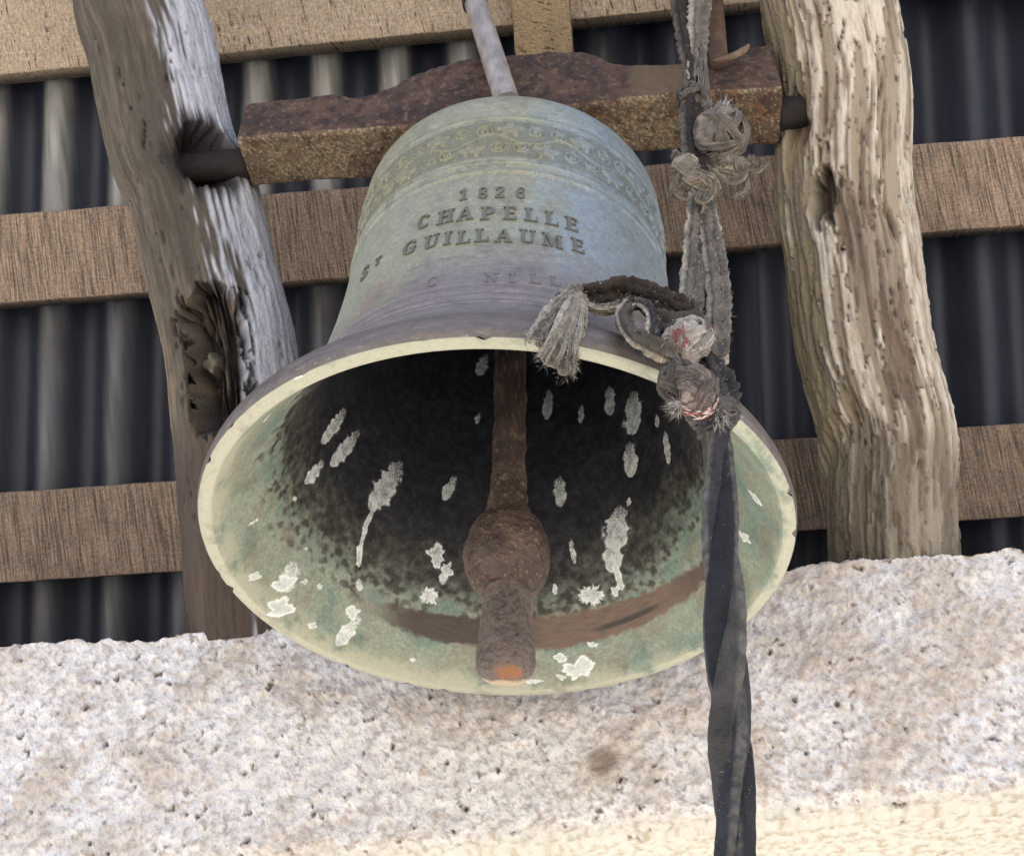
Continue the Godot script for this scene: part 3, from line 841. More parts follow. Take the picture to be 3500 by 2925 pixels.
# ------------------------------------------------------------------ posts
func make_post(called: String, label: String, axis: Array, kind: int):
	var t := thing(called, label, "post")
	var pts := spline(axis, 58)
	var ns := 200
	var p := PackedVector3Array()
	var c := PackedColorArray()
	var uv := PackedVector2Array()
	var run := 0.0
	var hole := Vector3(-0.3392, 0.5757, -0.0150)
	var h2a := Vector3(-0.3302, 0.4112, -0.1252)
	var h2b := Vector3(-0.3168, 0.3336, -0.1795)
	var knot := Vector3(0.3558, 0.4811, -0.0071)
	var kn2 := Vector3(0.3334, 0.5580, 0.0344)
	for k in pts.size():
		var tan: Vector3 = (pts[mini(k + 4, pts.size() - 1)] - pts[maxi(k - 4, 0)]).normalized()
		var side := tan.cross(Vector3(0, -0.6, 0.8)).normalized()     # towards picture left as the path goes down
		side = -side if side.x < 0 else side
		var up := side.cross(tan).normalized()
		if up.z < 0: up = -up
		if k > 0: run += (pts[k] - pts[k - 1]).length()
		for j in ns + 1:
			var ph := TAU * (j % ns) / ns
			var d := side * cos(ph) + up * sin(ph)
			var cx := cos(ph) * 100.0
			var cy := sin(ph) * 100.0
			var base := 0.076
			var n1 := na.get_noise_3d(cx * 1.4, cy * 1.4, run * 320.0)
			var n2 := nb.get_noise_3d(cx * 8.0, cy * 8.0, run * 800.0)
			var n3 := nb.get_noise_3d(cx * 26.0, cy * 26.0, run * 3200.0)
			var fib := nb.get_noise_3d(cx * 30.0, cy * 30.0, run * 420.0)
			var wander := 26.0 * n2
			var crack := clampf(1.0 - absf(nd.get_noise_3d(cx * 3.4 + wander, cy * 3.4, run * 300.0)) * 17.0, 0, 1)
			crack *= sm(0.10, 0.45, nd.get_noise_3d(cx * 1.8 + 900.0, cy * 1.8, run * 800.0))
			var fine := clampf(1.0 - absf(nd.get_noise_3d(cx * 9.0 + wander, cy * 9.0 + 300.0, run * 700.0)) * 12.0, 0, 1) * sm(0.35, 0.6, nd.get_noise_3d(cx * 2.0, cy * 2.0 + 900.0, run * 500.0))
			crack = maxf(crack, fine * 0.55)
			var r := base * (1.0 + 0.06 * n1) + 0.0018 * n2 + 0.0009 * n3 + 0.0005 * fib - 0.007 * crack
			var q: Vector3 = pts[k] + d * r
			var col := Color()
			if kind == 0:
				# bare silver flank, bluer for painted sky light, and brown outer wood, along ragged fibres
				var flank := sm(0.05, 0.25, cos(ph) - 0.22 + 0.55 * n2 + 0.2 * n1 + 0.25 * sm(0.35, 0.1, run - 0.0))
				col = mixc(s2l(74, 68, 60), s2l(106, 97, 84), n1 + 0.4 + 0.6 * n3 + 0.6 * fib)
				col = mixc(col, s2l(150, 134, 108), sm(0.1, 0.5, n1 + 0.3 * n2) * sm(0.55, 0.42, q.y) * 0.5)
				col = mixc(col, s2l(78, 65, 57), sm(0.34, 0.27, q.y + 0.03 * n1) * 0.85)
				col = mixc(col, s2l(66, 56, 48), sm(0.05, 0.45, n2) * 0.75)
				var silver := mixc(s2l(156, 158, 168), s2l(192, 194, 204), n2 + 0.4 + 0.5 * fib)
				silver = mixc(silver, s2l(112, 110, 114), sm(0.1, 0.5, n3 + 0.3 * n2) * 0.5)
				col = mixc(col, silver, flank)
				r += 0.0015 * flank
				# bearing pocket, its inner shade painted dark
				var b := (q - hole) * Vector3(1.0, 0.9, 0.6)
				var pk := sm(0.038, 0.028, b.length() + 0.006 * n2)
				r -= 0.066 * pk
				col = mixc(col, s2l(34, 28, 25), sm(0.056, 0.036, b.length() + 0.010 * n2 + 0.006 * fib) * 0.95)
				# rotten hollow
				var ax := h2b - h2a
				var f := clampf((q - h2a).dot(ax) / ax.length_squared(), 0, 1)
				var hd := (q - h2a - ax * f).length() + 0.012 * n1 + 0.012 * n2
				hd += 0.010 * n3 + 0.008 * fib
				var ho := sm(0.040, 0.033, hd)
				var islet := sm(0.014, 0.008, (q - h2a.lerp(h2b, 0.55) + Vector3(0.012, 0, 0)).length() + 0.01 * n2)
				r -= 0.046 * ho * (1.0 - 0.35 * sm(0.0, 0.3, n2)) * (1.0 - 0.7 * islet)
				col = mixc(col, mixc(s2l(40, 34, 32), s2l(96, 82, 68), sm(0.05, 0.4, n2 + 0.5 * fib)), ho * 0.95 * (1.0 - islet))
				col = mixc(col, s2l(46, 41, 40), crack * 0.85)
			else:
				var plate := na.get_noise_3d(cx * 2.6 + 300.0, cy * 2.6, run * 420.0) + 0.22 * n2 + 0.10 * n3 + 0.05
				var pl := sm(0.06, 0.10, plate)
				r += 0.0022 * pl
				col = mixc(s2l(152, 139, 121), s2l(112, 100, 88), n1 * 1.3 + 0.5 + 0.4 * n3 + 0.5 * fib)
				col = mixc(col, mixc(s2l(210, 201, 186), s2l(170, 158, 142), n3 + 0.4 + 0.8 * fib), pl * 0.85)
				col = mixc(col, s2l(70, 56, 46), sm(0.030, 0.05, plate) * sm(0.08, 0.06, plate) * 0.85)
				var bark := sm(0.12, 0.36, n2 + 0.5 * n1 + 0.1)
				col = mixc(col, s2l(108, 91, 74), bark * 0.75)
				r -= 0.005 * bark
				var flank := sm(0.0, 0.3, -cos(ph) - 0.62 + 0.4 * n2)
				col = mixc(col, s2l(136, 124, 98), flank * 0.8)
				var low := sm(0.0, 0.04, 0.305 - q.y + 0.02 * n2)
				col = mixc(col, s2l(110, 101, 84), low * 0.7)  # shadow on the lower trunk painted in
				r -= 0.010 * sm(0.0, 0.025, 0.318 - q.y + 0.01 * n2) * sm(0.2, 0.6, -cos(ph))
				var kd := ((q - knot) * Vector3(1.0, 0.55, 0.55)).length() + 0.012 * n2 + 0.008 * n1
				var kk := sm(0.017, 0.011, kd)
				r -= 0.03 * kk
				col = mixc(col, s2l(54, 42, 34), kk * 0.85)
				var k2 := ((q - kn2) * Vector3(1.0, 0.35, 0.35)).length() + 0.010 * n2
				var k3 := sm(0.014, 0.008, k2)
				r -= 0.014 * k3
				col = mixc(col, s2l(92, 70, 52), k3 * 0.8)
				col = mixc(col, s2l(56, 46, 40), crack * 0.9)
				var pit := sm(0.56, 0.7, n3 + 0.4 * n2)
				col = mixc(col, s2l(70, 54, 44), pit * 0.7)
			p.append(pts[k] + d * r)
			c.append(col)
			uv.append(Vector2(float(j) / ns * 4, run * 4))
	var g := Geo.new()
	add_grid(g, p, c, uv, ns + 1, pts.size(), true, false)
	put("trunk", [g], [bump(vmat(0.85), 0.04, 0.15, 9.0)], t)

# ------------------------------------------------------------------ wall
func make_wall():
	var t := thing("wall", "rough white roughcast wall below and behind the bell with brown stains", "wall")
	var nx := 1000
	var ny := 290
	var p := PackedVector3Array()
	var c := PackedColorArray()
	var rwv := Vector3(-sin(YAW), 0, cos(YAW))
	for j in ny + 1:
		for i in nx + 1:
			var u := lerpf(-0.85, 0.85, float(i) / nx)
			var top := 0.1465 + 0.052 * clampf(u, -0.4, 0.45) + 0.006 * na.get_noise_1d(u * 900) + 0.0035 * nb.get_noise_1d(u * 4000) - 0.018 * sm(0.2, 0.0, absf(u)) 
			var bot := -0.126 + 0.045 * clampf(u, -0.5, 0.5) + 0.004 * na.get_noise_1d(u * 700 + 500)
			var s := float(j) / ny * (top - bot + 0.28) - 0.19     # runs up: soffit, face, top
			var q := Vector2.ZERO                                   # (depth towards the viewer, height)
			var rd := 0.022
			if s < 0.0: q = Vector2(s - rd * 0.57, bot)
			elif s < top - bot: q = Vector2(0, bot + s)
			else: q = Vector2(-(s - (top - bot)), top)
			# rounded edges
			var lim := Vector2(minf(q.x, -rd), clampf(q.y, bot + rd, top - rd * 0.5))
			if q.y < bot + rd and q.x > -rd * 1.6:
				var a := clampf((s + rd * 1.0) / (rd * 2.0), 0, 1) * PI / 2
				q = Vector2(-rd + rd * sin(a), bot + rd - rd * cos(a))
			var nrm := Vector2(1, 0)
			if q.y < bot + rd: nrm = (q - Vector2(-rd, bot + rd)).normalized()
			if s > top - bot: nrm = Vector2(0, 1)
			var X := u * 1000.0
			var Y := s * 1000.0
			var n0 := na.get_noise_2d(X * 0.8, Y * 0.8)
			var n1 := na.get_noise_2d(X * 3.2, Y * 3.2)
			var n2 := nb.get_noise_2d(X * 7.0, Y * 7.0)
			var cell := nc.get_noise_2d(X * 5.0 + n2 * 60.0, Y * 5.0 + n1 * 60.0)
			var pit := sm(0.36, 0.52, nb.get_noise_2d(X * 6.5 + 3000.0, Y * 5.0) + 0.5 * n1 - 0.12) + 0.7 * sm(0.44, 0.6, nb.get_noise_2d(X * 14.0 + 900.0, Y * 9.0)) * sm(0.0, 0.3, nb.get_noise_2d(X * 2.0, Y * 2.0 + 700.0))
			pit = minf(pit, 1.0) * sm(-0.25, 0.15, nb.get_noise_2d(X * 1.3 + 40.0, Y * 1.6)) * (0.5 + 0.5 * sm(-0.1, 0.2, n2))
			var grit := nb.get_noise_2d(X * 24.0, Y * 24.0 + 60.0)
			var hgt := 0.004 * n0 + 0.0034 * n1 + 0.0020 * n2 - 0.0026 * (cell + 0.8) - 0.005 * pit + 0.0011 * grit
			q += nrm * hgt
			var w := ru * u + rwv * q.x
			p.append(Vector3(w.x, q.y, w.z - 0.300))
			var col := mixc(s2l(216, 211, 206), s2l(240, 236, 231), n1 + 0.55 + 0.5 * grit)
			col = mixc(col, s2l(176, 168, 165), sm(0.0, 0.5, n2 + 0.4 * n0) * 0.70)
			var tan := sm(0.18, 0.42, nb.get_noise_2d(X * 11.0 + 800.0, Y * 9.0) + 0.25 * n0 + 0.10 * sm(0.0, 0.3, u))
			col = mixc(col, s2l(176, 146, 122), tan * 0.40)
			col = mixc(col, s2l(196, 180, 160), sm(-0.1, 0.5, n0 + 0.4 * sm(0.05, 0.3, u) * sm(0.0, 0.08, q.y)) * 0.5)
			col = mixc(col, s2l(150, 126, 106), sm(0.30, 0.5, grit + 0.4 * n2) * 0.5)
			col = mixc(col, s2l(72, 60, 54), pit * 0.85)
			var spot := ((Vector2(u, s) - Vector2(0.103, 0.068)) * Vector2(1.0, 1.0)).length() + 0.006 * n2
			col = mixc(col, s2l(128, 108, 92), sm(0.020, 0.010, spot) * 0.75)
			# warm ground bounce painted into the lower edge as a cream tint
			var bounce_tint := sm(0.010, -0.008, s + 0.010 * n1 + 0.008 * n2 + 0.02 * sm(-0.15, -0.3, u))
			col = mixc(col, mixc(s2l(216, 213, 204), s2l(184, 174, 154), n2 * 1.5 + 0.15 + 0.4 * n1), bounce_tint * 0.9 * (1.0 - pit))
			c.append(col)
	var g := Geo.new()
	add_grid(g, p, c, PackedVector2Array(), nx + 1, ny + 1, false, false)
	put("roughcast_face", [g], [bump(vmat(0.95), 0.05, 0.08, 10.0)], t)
	# what carries it: the lintel behind the face and a pier at either side
	var st := SurfaceTool.new()
	st.begin(Mesh.PRIMITIVE_TRIANGLES)
	var pm := StandardMaterial3D.new()
	pm.albedo_color = Color8(208, 202, 200)
	pm.roughness = 0.95
	bump(pm, 0.05, 0.2, 4.0)
	for b in [["lintel", Vector3(3.4, 0.22, 0.42), Vector3(0, 0.012, -0.29)], ["pier", Vector3(0.7, 2.4, 0.46), Vector3(-1.25, -1.11, -0.27)], ["pier", Vector3(0.7, 2.4, 0.46), Vector3(1.25, -1.11, -0.27)]]:
		var bm := BoxMesh.new()
		bm.size = b[1]
		bm.material = pm
		var o := MeshInstance3D.new()
		o.name = numbered(b[0], t)
		o.mesh = bm
		t.add_child(o, true)
		var q: Vector3 = b[2]
		o.position = ru * q.x + Vector3.UP * q.y + rwv * q.z + Vector3(0, 0, -0.3)
		o.rotation.y = -YAW

# ------------------------------------------------------------------ rope
func make_rope():
	var t := thing("bell_rope", "knotted grey cloth bell rope with frayed ends hanging before the bell", "rope")
	var wt := weave_texture()
	var m := vmat(0.95)
	m.heightmap_enabled = true
	m.heightmap_texture = wt
	m.heightmap_scale = 0.09
	var dark := s2l(58, 56, 58)
	var grey := s2l(114, 106, 97)
	var brown := s2l(52, 45, 40)
	var pale := s2l(200, 190, 172)
	var hairs := s2l(176, 168, 154)
	var strips := []      # [name, points, half widths, half thicknesses, twist, colour, edge colour, options]
	# upper hitch
	strips.append(["strand", [Vector3(0.2526, 1.2429, 0.1300), Vector3(0.2270, 0.9394, 0.1300), Vector3(0.2086, 0.7128, 0.1300), Vector3(0.2024, 0.6499, 0.1300), Vector3(0.1987, 0.5805, 0.1360), Vector3(0.1962, 0.5154, 0.1420), Vector3(0.1938, 0.4540, 0.1480), Vector3(0.1862, 0.4008, 0.1535), Vector3(0.1832, 0.3497, 0.1540), Vector3(0.1780, 0.2703, 0.1650)], [0.0135, 0.0135, 0.0135, 0.0105, 0.0085, 0.0095, 0.0105, 0.009], [0.006, 0.006, 0.006, 0.006, 0.007, 0.006], [0.2, 0.0, 0.25, 0.1], brown, grey])
	strips.append(["strand", [Vector3(0.2885, 1.2429, 0.1300), Vector3(0.2540, 0.9394, 0.1300), Vector3(0.2286, 0.7128, 0.1300), Vector3(0.2197, 0.6499, 0.1300), Vector3(0.2124, 0.5918, 0.1350), Vector3(0.2055, 0.5366, 0.1400), Vector3(0.1979, 0.4842, 0.1450), Vector3(0.1917, 0.4343, 0.1500)], [0.0125, 0.0125, 0.0120, 0.0100, 0.008, 0.007], [0.0065, 0.006], [0.1, 0.5, 0.3], grey, pale])
	strips.append(["cord", [Vector3(0.2110, 0.5426, 0.1420), Vector3(0.2080, 0.4986, 0.1470), Vector3(0.2054, 0.4579, 0.1510), Vector3(0.2026, 0.4016, 0.1585)], [0.0022, 0.0024], [0.0020, 0.0020], [0.0, 0.0], grey, pale])
	strips.append(["cord", [Vector3(0.2027, 0.5059, 0.1480), Vector3(0.2010, 0.4735, 0.1520), Vector3(0.1989, 0.4352, 0.1550), Vector3(0.1984, 0.3951, 0.1575)], [0.0020, 0.0024], [0.0020, 0.0020], [0.0, 0.0], grey, pale])
	# between the two knots
	strips.append(["strand", [Vector3(0.1766, 0.2597, 0.1680), Vector3(0.1701, 0.2178, 0.1750), Vector3(0.1624, 0.1638, 0.1835), Vector3(0.1544, 0.1091, 0.1957), Vector3(0.1484, 0.0650, 0.2063)], [0.0065, 0.0078, 0.0080, 0.0082], [0.0050, 0.005], [0.0, 0.15, 0.0], grey, pale])
	strips.append(["strand", [Vector3(0.1804, 0.2571, 0.1700), Vector3(0.1796, 0.2153, 0.1770), Vector3(0.1779, 0.1615, 0.1855), Vector3(0.1746, 0.1069, 0.1977), Vector3(0.1685, 0.0568, 0.2090), Vector3(0.1597, 0.0062, 0.2190)], [0.0055, 0.0070, 0.0085, 0.0080, 0.007], [0.0050, 0.005], [0.1, -0.2, 0.1], grey, pale])
	# the arm tied across, with its frayed flap
	strips.append(["strand", [Vector3(0.1491, 0.0680, 0.2085), Vector3(0.1337, 0.0788, 0.2059), Vector3(0.1176, 0.0892, 0.2064), Vector3(0.1012, 0.0967, 0.2061), Vector3(0.0821, 0.0929, 0.2055), Vector3(0.0652, 0.0906, 0.2046), Vector3(0.0495, 0.0746, 0.2114)], [0.0080, 0.0075, 0.0085, 0.0075, 0.0060, 0.0055], [0.0060, 0.0058], [0.0, 0.2, 0.0], s2l(52, 44, 38), s2l(74, 64, 56)])
	strips.append(["frayed_end", [Vector3(0.0635, 0.0900, 0.2091), Vector3(0.0530, 0.0575, 0.2259), Vector3(0.0432, 0.0260, 0.2426), Vector3(0.0353, -0.0065, 0.2598), Vector3(0.0316, -0.0250, 0.2675)], [0.0070, 0.0090, 0.0090, 0.0060], [0.0045, 0.0040, 0.0025], [0.0, 0.3, 0.1], grey, pale])
	strips.append(["frayed_end", [Vector3(0.0627, 0.0776, 0.2166), Vector3(0.0539, 0.0177, 0.2491), Vector3(0.0453, -0.0270, 0.2695), Vector3(0.0363, -0.0489, 0.2718)], [0.0060, 0.0085, 0.0080, 0.0045], [0.0035, 0.0035, 0.0018], [0.2, -0.2, 0.0], s2l(150, 140, 124), pale])
	strips.append(["frayed_end", [Vector3(0.0640, 0.0733, 0.2176), Vector3(0.0584, 0.0110, 0.2509), Vector3(0.0504, -0.0307, 0.2685), Vector3(0.0457, -0.0588, 0.2720)], [0.0040, 0.0060, 0.0060, 0.0022], [0.0030, 0.0028, 0.0012], [0.0, 0.3, -0.1], s2l(160, 150, 134), pale])
	strips.append(["frayed_end", [Vector3(0.0635, 0.0639, 0.2213), Vector3(0.0790, 0.0490, 0.2265), Vector3(0.0945, 0.0618, 0.2204)], [0.0022, 0.0030, 0.0022], [0.0012, 0.0012], [0.0, 0.0], s2l(188, 178, 158), pale])
	# folded loop ends
	strips.append(["loop", [Vector3(0.0995, 0.0596, 0.2239), Vector3(0.0932, 0.0371, 0.2339), Vector3(0.0957, 0.0091, 0.2455), Vector3(0.1059, -0.0064, 0.2494), Vector3(0.1175, -0.0148, 0.2492), Vector3(0.1239, -0.0143, 0.2458)], [0.0050, 0.0062, 0.0062, 0.0060, 0.0050], [0.0030, 0.0040], [0.6, 0.3, 0.2], s2l(96, 89, 80), pale])
	strips.append(["loop", [Vector3(0.1022, 0.0639, 0.2213), Vector3(0.1107, 0.0554, 0.2264), Vector3(0.1140, 0.0323, 0.2351), Vector3(0.1108, 0.0065, 0.2432)], [0.0035, 0.0050, 0.0050], [0.0030, 0.0036], [0.5, 0.9, 0.4], dark, pale])
	strips.append(["strand", [Vector3(0.1163, 0.0399, 0.2229), Vector3(0.1269, 0.0330, 0.2261), Vector3(0.1376, 0.0378, 0.2234), Vector3(0.1520, 0.0475, 0.2180)], [0.0085, 0.0105, 0.0095], [0.0060, 0.006], [0.0, 0.2], s2l(74, 70, 66), grey])
	# the dark turns behind the lower knot
	strips.append(["strand", [Vector3(0.1513, 0.0072, 0.2205), Vector3(0.1566, -0.0150, 0.2260), Vector3(0.1588, -0.0346, 0.2295), Vector3(0.1550, -0.0536, 0.2330), Vector3(0.1480, -0.0636, 0.2332)], [0.0060, 0.0085, 0.0090, 0.0080], [0.0055, 0.006], [0.3, 0.0, -0.2], s2l(64, 61, 61), grey])
	strips.append(["strand", [Vector3(0.1469, -0.0093, 0.2200), Vector3(0.1503, -0.0318, 0.2240), Vector3(0.1498, -0.0554, 0.2300), Vector3(0.1478, -0.0816, 0.2350)], [0.0070, 0.0090, 0.0095, 0.0085], [0.0060, 0.006], [0.0, 0.0], dark, grey])
	var tails := []
	for s in strips:
		if s[0] == "frayed_end":
			for q in 5:
				var off := Vector3(rng.randfn() * 0.0035, rng.randfn() * 0.001, 0.002 + rng.randf() * 0.003)
				var drop := Vector3(rng.randfn() * 0.003, rng.randf_range(-0.010, 0.004), 0.002)
				var ps := []
				for j in s[1].size():
					var f: float = float(j) / (s[1].size() - 1)
					ps.append(s[1][j] + off * (0.5 + f) + drop * f * f + Vector3(rng.randfn(), rng.randfn(), 0) * 0.0008)
				var w := rng.randf_range(0.0010, 0.0024)
				tails.append(["frayed_strip", ps, [w, w * 1.3, w, w * 0.35], [0.0010, 0.0012, 0.0005], [rng.randf(), rng.randfn() * 0.8, rng.randfn()], s2l(128, 118, 104).lerp(s2l(206, 196, 178), rng.randf()), pale])
	strips.append_array(tails)
	for s in strips:
		var g := Geo.new()
		sweep(g, spline(s[1], 16), s[2], s[3], s[4], s[5], s[6], 0.6, {"ns": 40, "folds": 0.42, "fold_n": 5})
		put(s[0], [g], [m], t)
	# the long plait below: three woven bands laid over each other
	var axis := spline([Vector3(0.1518, -0.0554, 0.2300), Vector3(0.1484, -0.0816, 0.2350), Vector3(0.1443, -0.1244, 0.2368), Vector3(0.1416, -0.1643, 0.2385), Vector3(0.1388, -0.2017, 0.2403), Vector3(0.1370, -0.2367, 0.2420), Vector3(0.1350, -0.2697, 0.2438), Vector3(0.1323, -0.3006, 0.2455), Vector3(0.1293, -0.3298, 0.2473), Vector3(0.1245, -0.3719, 0.2500), Vector3(0.1196, -0.4187, 0.2500)], 18)
	var n := axis.size()
	for k in 3:
		var pts := []
		for i in n:
			var f := float(i) / (n - 1)
			var a := TAU * k / 3.0 + 0.4 + f * 9.5
			var thin := 0.78 + 0.34 * sm(0.1, 0.45, f) - 0.25 * sm(0.6, 0.9, f)
			var open: float = 0.55 + 0.45 * sin(f * 9.0)
			pts.append(axis[i] + Vector3(cos(a) * (0.0046 + 0.0012 * open) * thin, 0, 0) + Vector3(0, -0.55, 0.8) * sin(a) * 0.0050 * thin)
		var g := Geo.new()
		var c1: Color = [s2l(58, 57, 60), s2l(80, 76, 71), s2l(42, 42, 46)][k]
		sweep(g, pts, [0.0058, 0.0064, 0.0070, 0.0082, 0.0088, 0.0090, 0.0082, 0.0072, 0.0066, 0.0062], [0.0046, 0.0050, 0.0046], [0.3 + k, 0.6 + k, 1.0 + k, 1.5 + k, 2.2 + k], c1, s2l(118, 113, 105), 0.12, {"ns": 32, "folds": 0.10, "fold_n": 3, "square": 0.7})
		put("plait_band", [g], [m], t)
	# knots: a lumpy heart with bands of cloth wound round it
	var knots := [
		[Vector3(0.2066, 0.3491, 0.1676), Vector3(0.0235, 0.0300, 0.0215), -0.15, s2l(106, 98, 90), s2l(138, 128, 116)],
		[Vector3(0.1883, 0.4314, 0.1520), Vector3(0.0120, 0.0165, 0.011), 0.2, s2l(96, 90, 84), s2l(122, 114, 104)],
		[Vector3(0.1688, 0.2920, 0.1725), Vector3(0.0110, 0.0150, 0.009), 0.3, s2l(122, 114, 102), s2l(172, 160, 140)],
		[Vector3(0.2092, 0.2922, 0.1708), Vector3(0.0140, 0.0100, 0.009), 0.1, s2l(130, 120, 106), s2l(176, 164, 142)],
		[Vector3(0.1804, 0.2683, 0.1720), Vector3(0.0170, 0.0110, 0.010), 0.0, s2l(118, 108, 96), s2l(180, 166, 144)],
		[Vector3(0.1373, 0.0073, 0.2401), Vector3(0.0155, 0.0160, 0.012), 0.3, s2l(146, 138, 132), s2l(206, 200, 194)],
		[Vector3(0.1271, -0.0413, 0.2440), Vector3(0.0120, 0.0190, 0.012), 0.25, s2l(98, 90, 84), s2l(130, 120, 110)],
		[Vector3(0.1372, -0.0523, 0.2510), Vector3(0.0115, 0.0165, 0.012), -0.25, s2l(116, 106, 100), s2l(152, 138, 128)],
		[Vector3(0.1484, -0.0565, 0.2352), Vector3(0.0160, 0.0150, 0.013), 0.1, s2l(88, 84, 82), s2l(120, 112, 106)]]
	for k in knots.size():
		var kn = knots[k]
		var g := Geo.new()
		var kc: Color = kn[3] * (1.15 if k in [0, 5] else 0.92)
		var ke: Color = kn[4] * 1.0
		blob(g, kn[0], kn[1] * 0.90, kn[2], 0.38, kc, ke, 3000.0)
		var turns: int = 11 if kn[1].x > 0.02 else (11 if kn[1].x > 0.011 else 6)
		for b in turns:
			var e1 := Vector3(rng.randfn(), rng.randfn() * 0.6, rng.randfn()).normalized()
			var e2 := e1.cross(Vector3(rng.randfn(), rng.randfn(), rng.randfn())).normalized()
			var a0 := rng.randf() * TAU
			var wob := rng.randf_range(1.5, 3.5)
			var pts := ring_path(kn[0], kn[1] * rng.randf_range(0.88, 1.02), e1, e2, a0, a0 + (rng.randf_range(3.6, 6.0) if k == 0 else rng.randf_range(2.6, 4.6)), 44)
			for q in pts.size():
				pts[q] += e1.cross(e2).normalized() * sin(q * 0.07 * wob + a0) * kn[1].x * (0.10 if k == 0 else 0.22) + (pts[q] - kn[0]) * 0.07 * sin(q * 0.23 + a0)
			var wd: float = kn[1].x * rng.randf_range(0.16, 0.30)
			sweep(g, pts, [wd * 0.6, wd, wd * 1.1, wd, wd * 0.5], [0.0020, 0.0028, 0.0020], [0.0, 0.35, -0.3, 0.1], kc * rng.randf_range(0.7, 1.4), ke, 0.9, {"ns": 24, "folds": 0.35, "fold_n": 5, "center": kn[0]})
		put("knot", [g], [m], t)
	# red and white threads showing in the lower knots
	var gr := Geo.new()
	for q in [[Vector3(0.1306, 0.0004, 0.2522), 0.006], [Vector3(0.1258, -0.0016, 0.2512), 0.004], [Vector3(0.1311, -0.0136, 0.2556), 0.004], [Vector3(0.1485, 0.0098, 0.2468), 0.004]]:
		for k in 7:
			var o: Vector3 = Vector3(rng.randfn(), rng.randfn(), rng.randfn() * 0.5) * q[1] * 0.45
			var d := Vector3(rng.randfn() * 0.4, 1, rng.randfn() * 0.3).normalized() * rng.randf_range(0.003, 0.006)
			sweep(gr, [q[0] + o - d, q[0] + o - d * 0.3 + Vector3(0, 0, 0.001), q[0] + o + d * 0.4 + Vector3(0, 0, 0.001), q[0] + o + d], [0.0005, 0.0006], [0.0005, 0.0006], [0.0, 0.0], s2l(134, 76, 76), s2l(146, 92, 90), 0.0, {"ns": 6})
	for k in 60:
		var a := rng.randf_range(3.6, 6.0)
		var b: Vector3 = Vector3(0.1339, -0.0629, 0.2596) + Vector3(cos(a) * 0.0145, sin(a) * 0.0175, rng.randf_range(-0.006, 0.002))
		var d := Vector3(-sin(a), cos(a), rng.randfn() * 0.3).normalized() * rng.randf_range(0.002, 0.004)
		sweep(gr, [b - d, b - d * 0.3, b + d * 0.3, b + d], [0.0005, 0.0006], [0.0005, 0.0006], [0.0, 0.0], s2l(150, 98, 92) if k % 2 else s2l(206, 196, 188), s2l(190, 120, 112), 0.0, {"ns": 6})
	var red := put("coloured_threads", [gr], [vmat(0.9)], t)
	red.set_meta("kind", "stuff")
	red.set_meta("label", "red and pinkish threads showing in the lower knots")
	# curled loose loops under the upper knot
	var gc := Geo.new()
	var curls := [[Vector3(0.1593, 0.2717, 0.1800), Vector3(0.1509, 0.2488, 0.1845), Vector3(0.1555, 0.2353, 0.1862), Vector3(0.1650, 0.2306, 0.1868), Vector3(0.1748, 0.2433, 0.1852)], [Vector3(0.1522, 0.2514, 0.1825), Vector3(0.1485, 0.2394, 0.1840), Vector3(0.1530, 0.2426, 0.1836)], [Vector3(0.1687, 0.2488, 0.1845), Vector3(0.1709, 0.2250, 0.1892), Vector3(0.1794, 0.2265, 0.1890), Vector3(0.1884, 0.2512, 0.1842), Vector3(0.1901, 0.2783, 0.1792)],
		[Vector3(0.1953, 0.2717, 0.1800), Vector3(0.2025, 0.2561, 0.1836), Vector3(0.2136, 0.2626, 0.1828), Vector3(0.2194, 0.2841, 0.1785), Vector3(0.2142, 0.2960, 0.1754)], [Vector3(0.2176, 0.2760, 0.1778), Vector3(0.2182, 0.2567, 0.1810), Vector3(0.2120, 0.2423, 0.1828), Vector3(0.2046, 0.2375, 0.1834)], [Vector3(0.2226, 0.2978, 0.1735), Vector3(0.2293, 0.2836, 0.1752), Vector3(0.2375, 0.2919, 0.1742), Vector3(0.2411, 0.2987, 0.1734)], [Vector3(0.2278, 0.3150, 0.1698), Vector3(0.2316, 0.2979, 0.1718), Vector3(0.2208, 0.2852, 0.1750)], [Vector3(0.1656, 0.3079, 0.1740), Vector3(0.1601, 0.3148, 0.1732), Vector3(0.1576, 0.3062, 0.1742)], [Vector3(0.1752, 0.2300, 0.1852), Vector3(0.1766, 0.2206, 0.1864), Vector3(0.1732, 0.2108, 0.1860)]]
	for cu in curls:
		sweep(gc, spline(cu, 12), [0.0016, 0.0024, 0.0022, 0.0012], [0.0009, 0.0012, 0.0008], [0.0, 0.8, 0.3], s2l(112, 102, 88), s2l(178, 166, 144), 0.9, {"ns": 14})
	put("frayed_loops", [gc], [m], t)
	# frizz
	var gf := Geo.new()
	for s in strips:
		var thick: float = s[2][mini(2, s[2].size() - 1)]
		var amount := 700 if s[0] == "strand" else 350
		fuzz(gf, spline(s[1], 8), thick * 1.0, amount, 0.0045, hairs)
	for k in [4, 5]:
		fuzz(gf, spline(strips[k][1], 8), 0.0080, 2200, 0.006, hairs)
	for s in strips:
		if s[0] == "frayed_end" or s[0] == "frayed_strip":
			var e: Array = s[1]
			fuzz(gf, [e[e.size() - 1], e[e.size() - 2]], 0.0018, 40, 0.007, hairs, (e[e.size() - 1] - e[e.size() - 2]).normalized())
	for kn in knots:
		var ps := []
		for b in 60:
			var d := Vector3(rng.randfn(), rng.randfn(), rng.randfn()).normalized()
			ps.append(kn[0] + d * kn[1] * 0.98)
		for q in ps:
			fuzz(gf, [q, q], 0.002, 22, 0.0028, hairs * 0.85, (q - kn[0]).normalized())
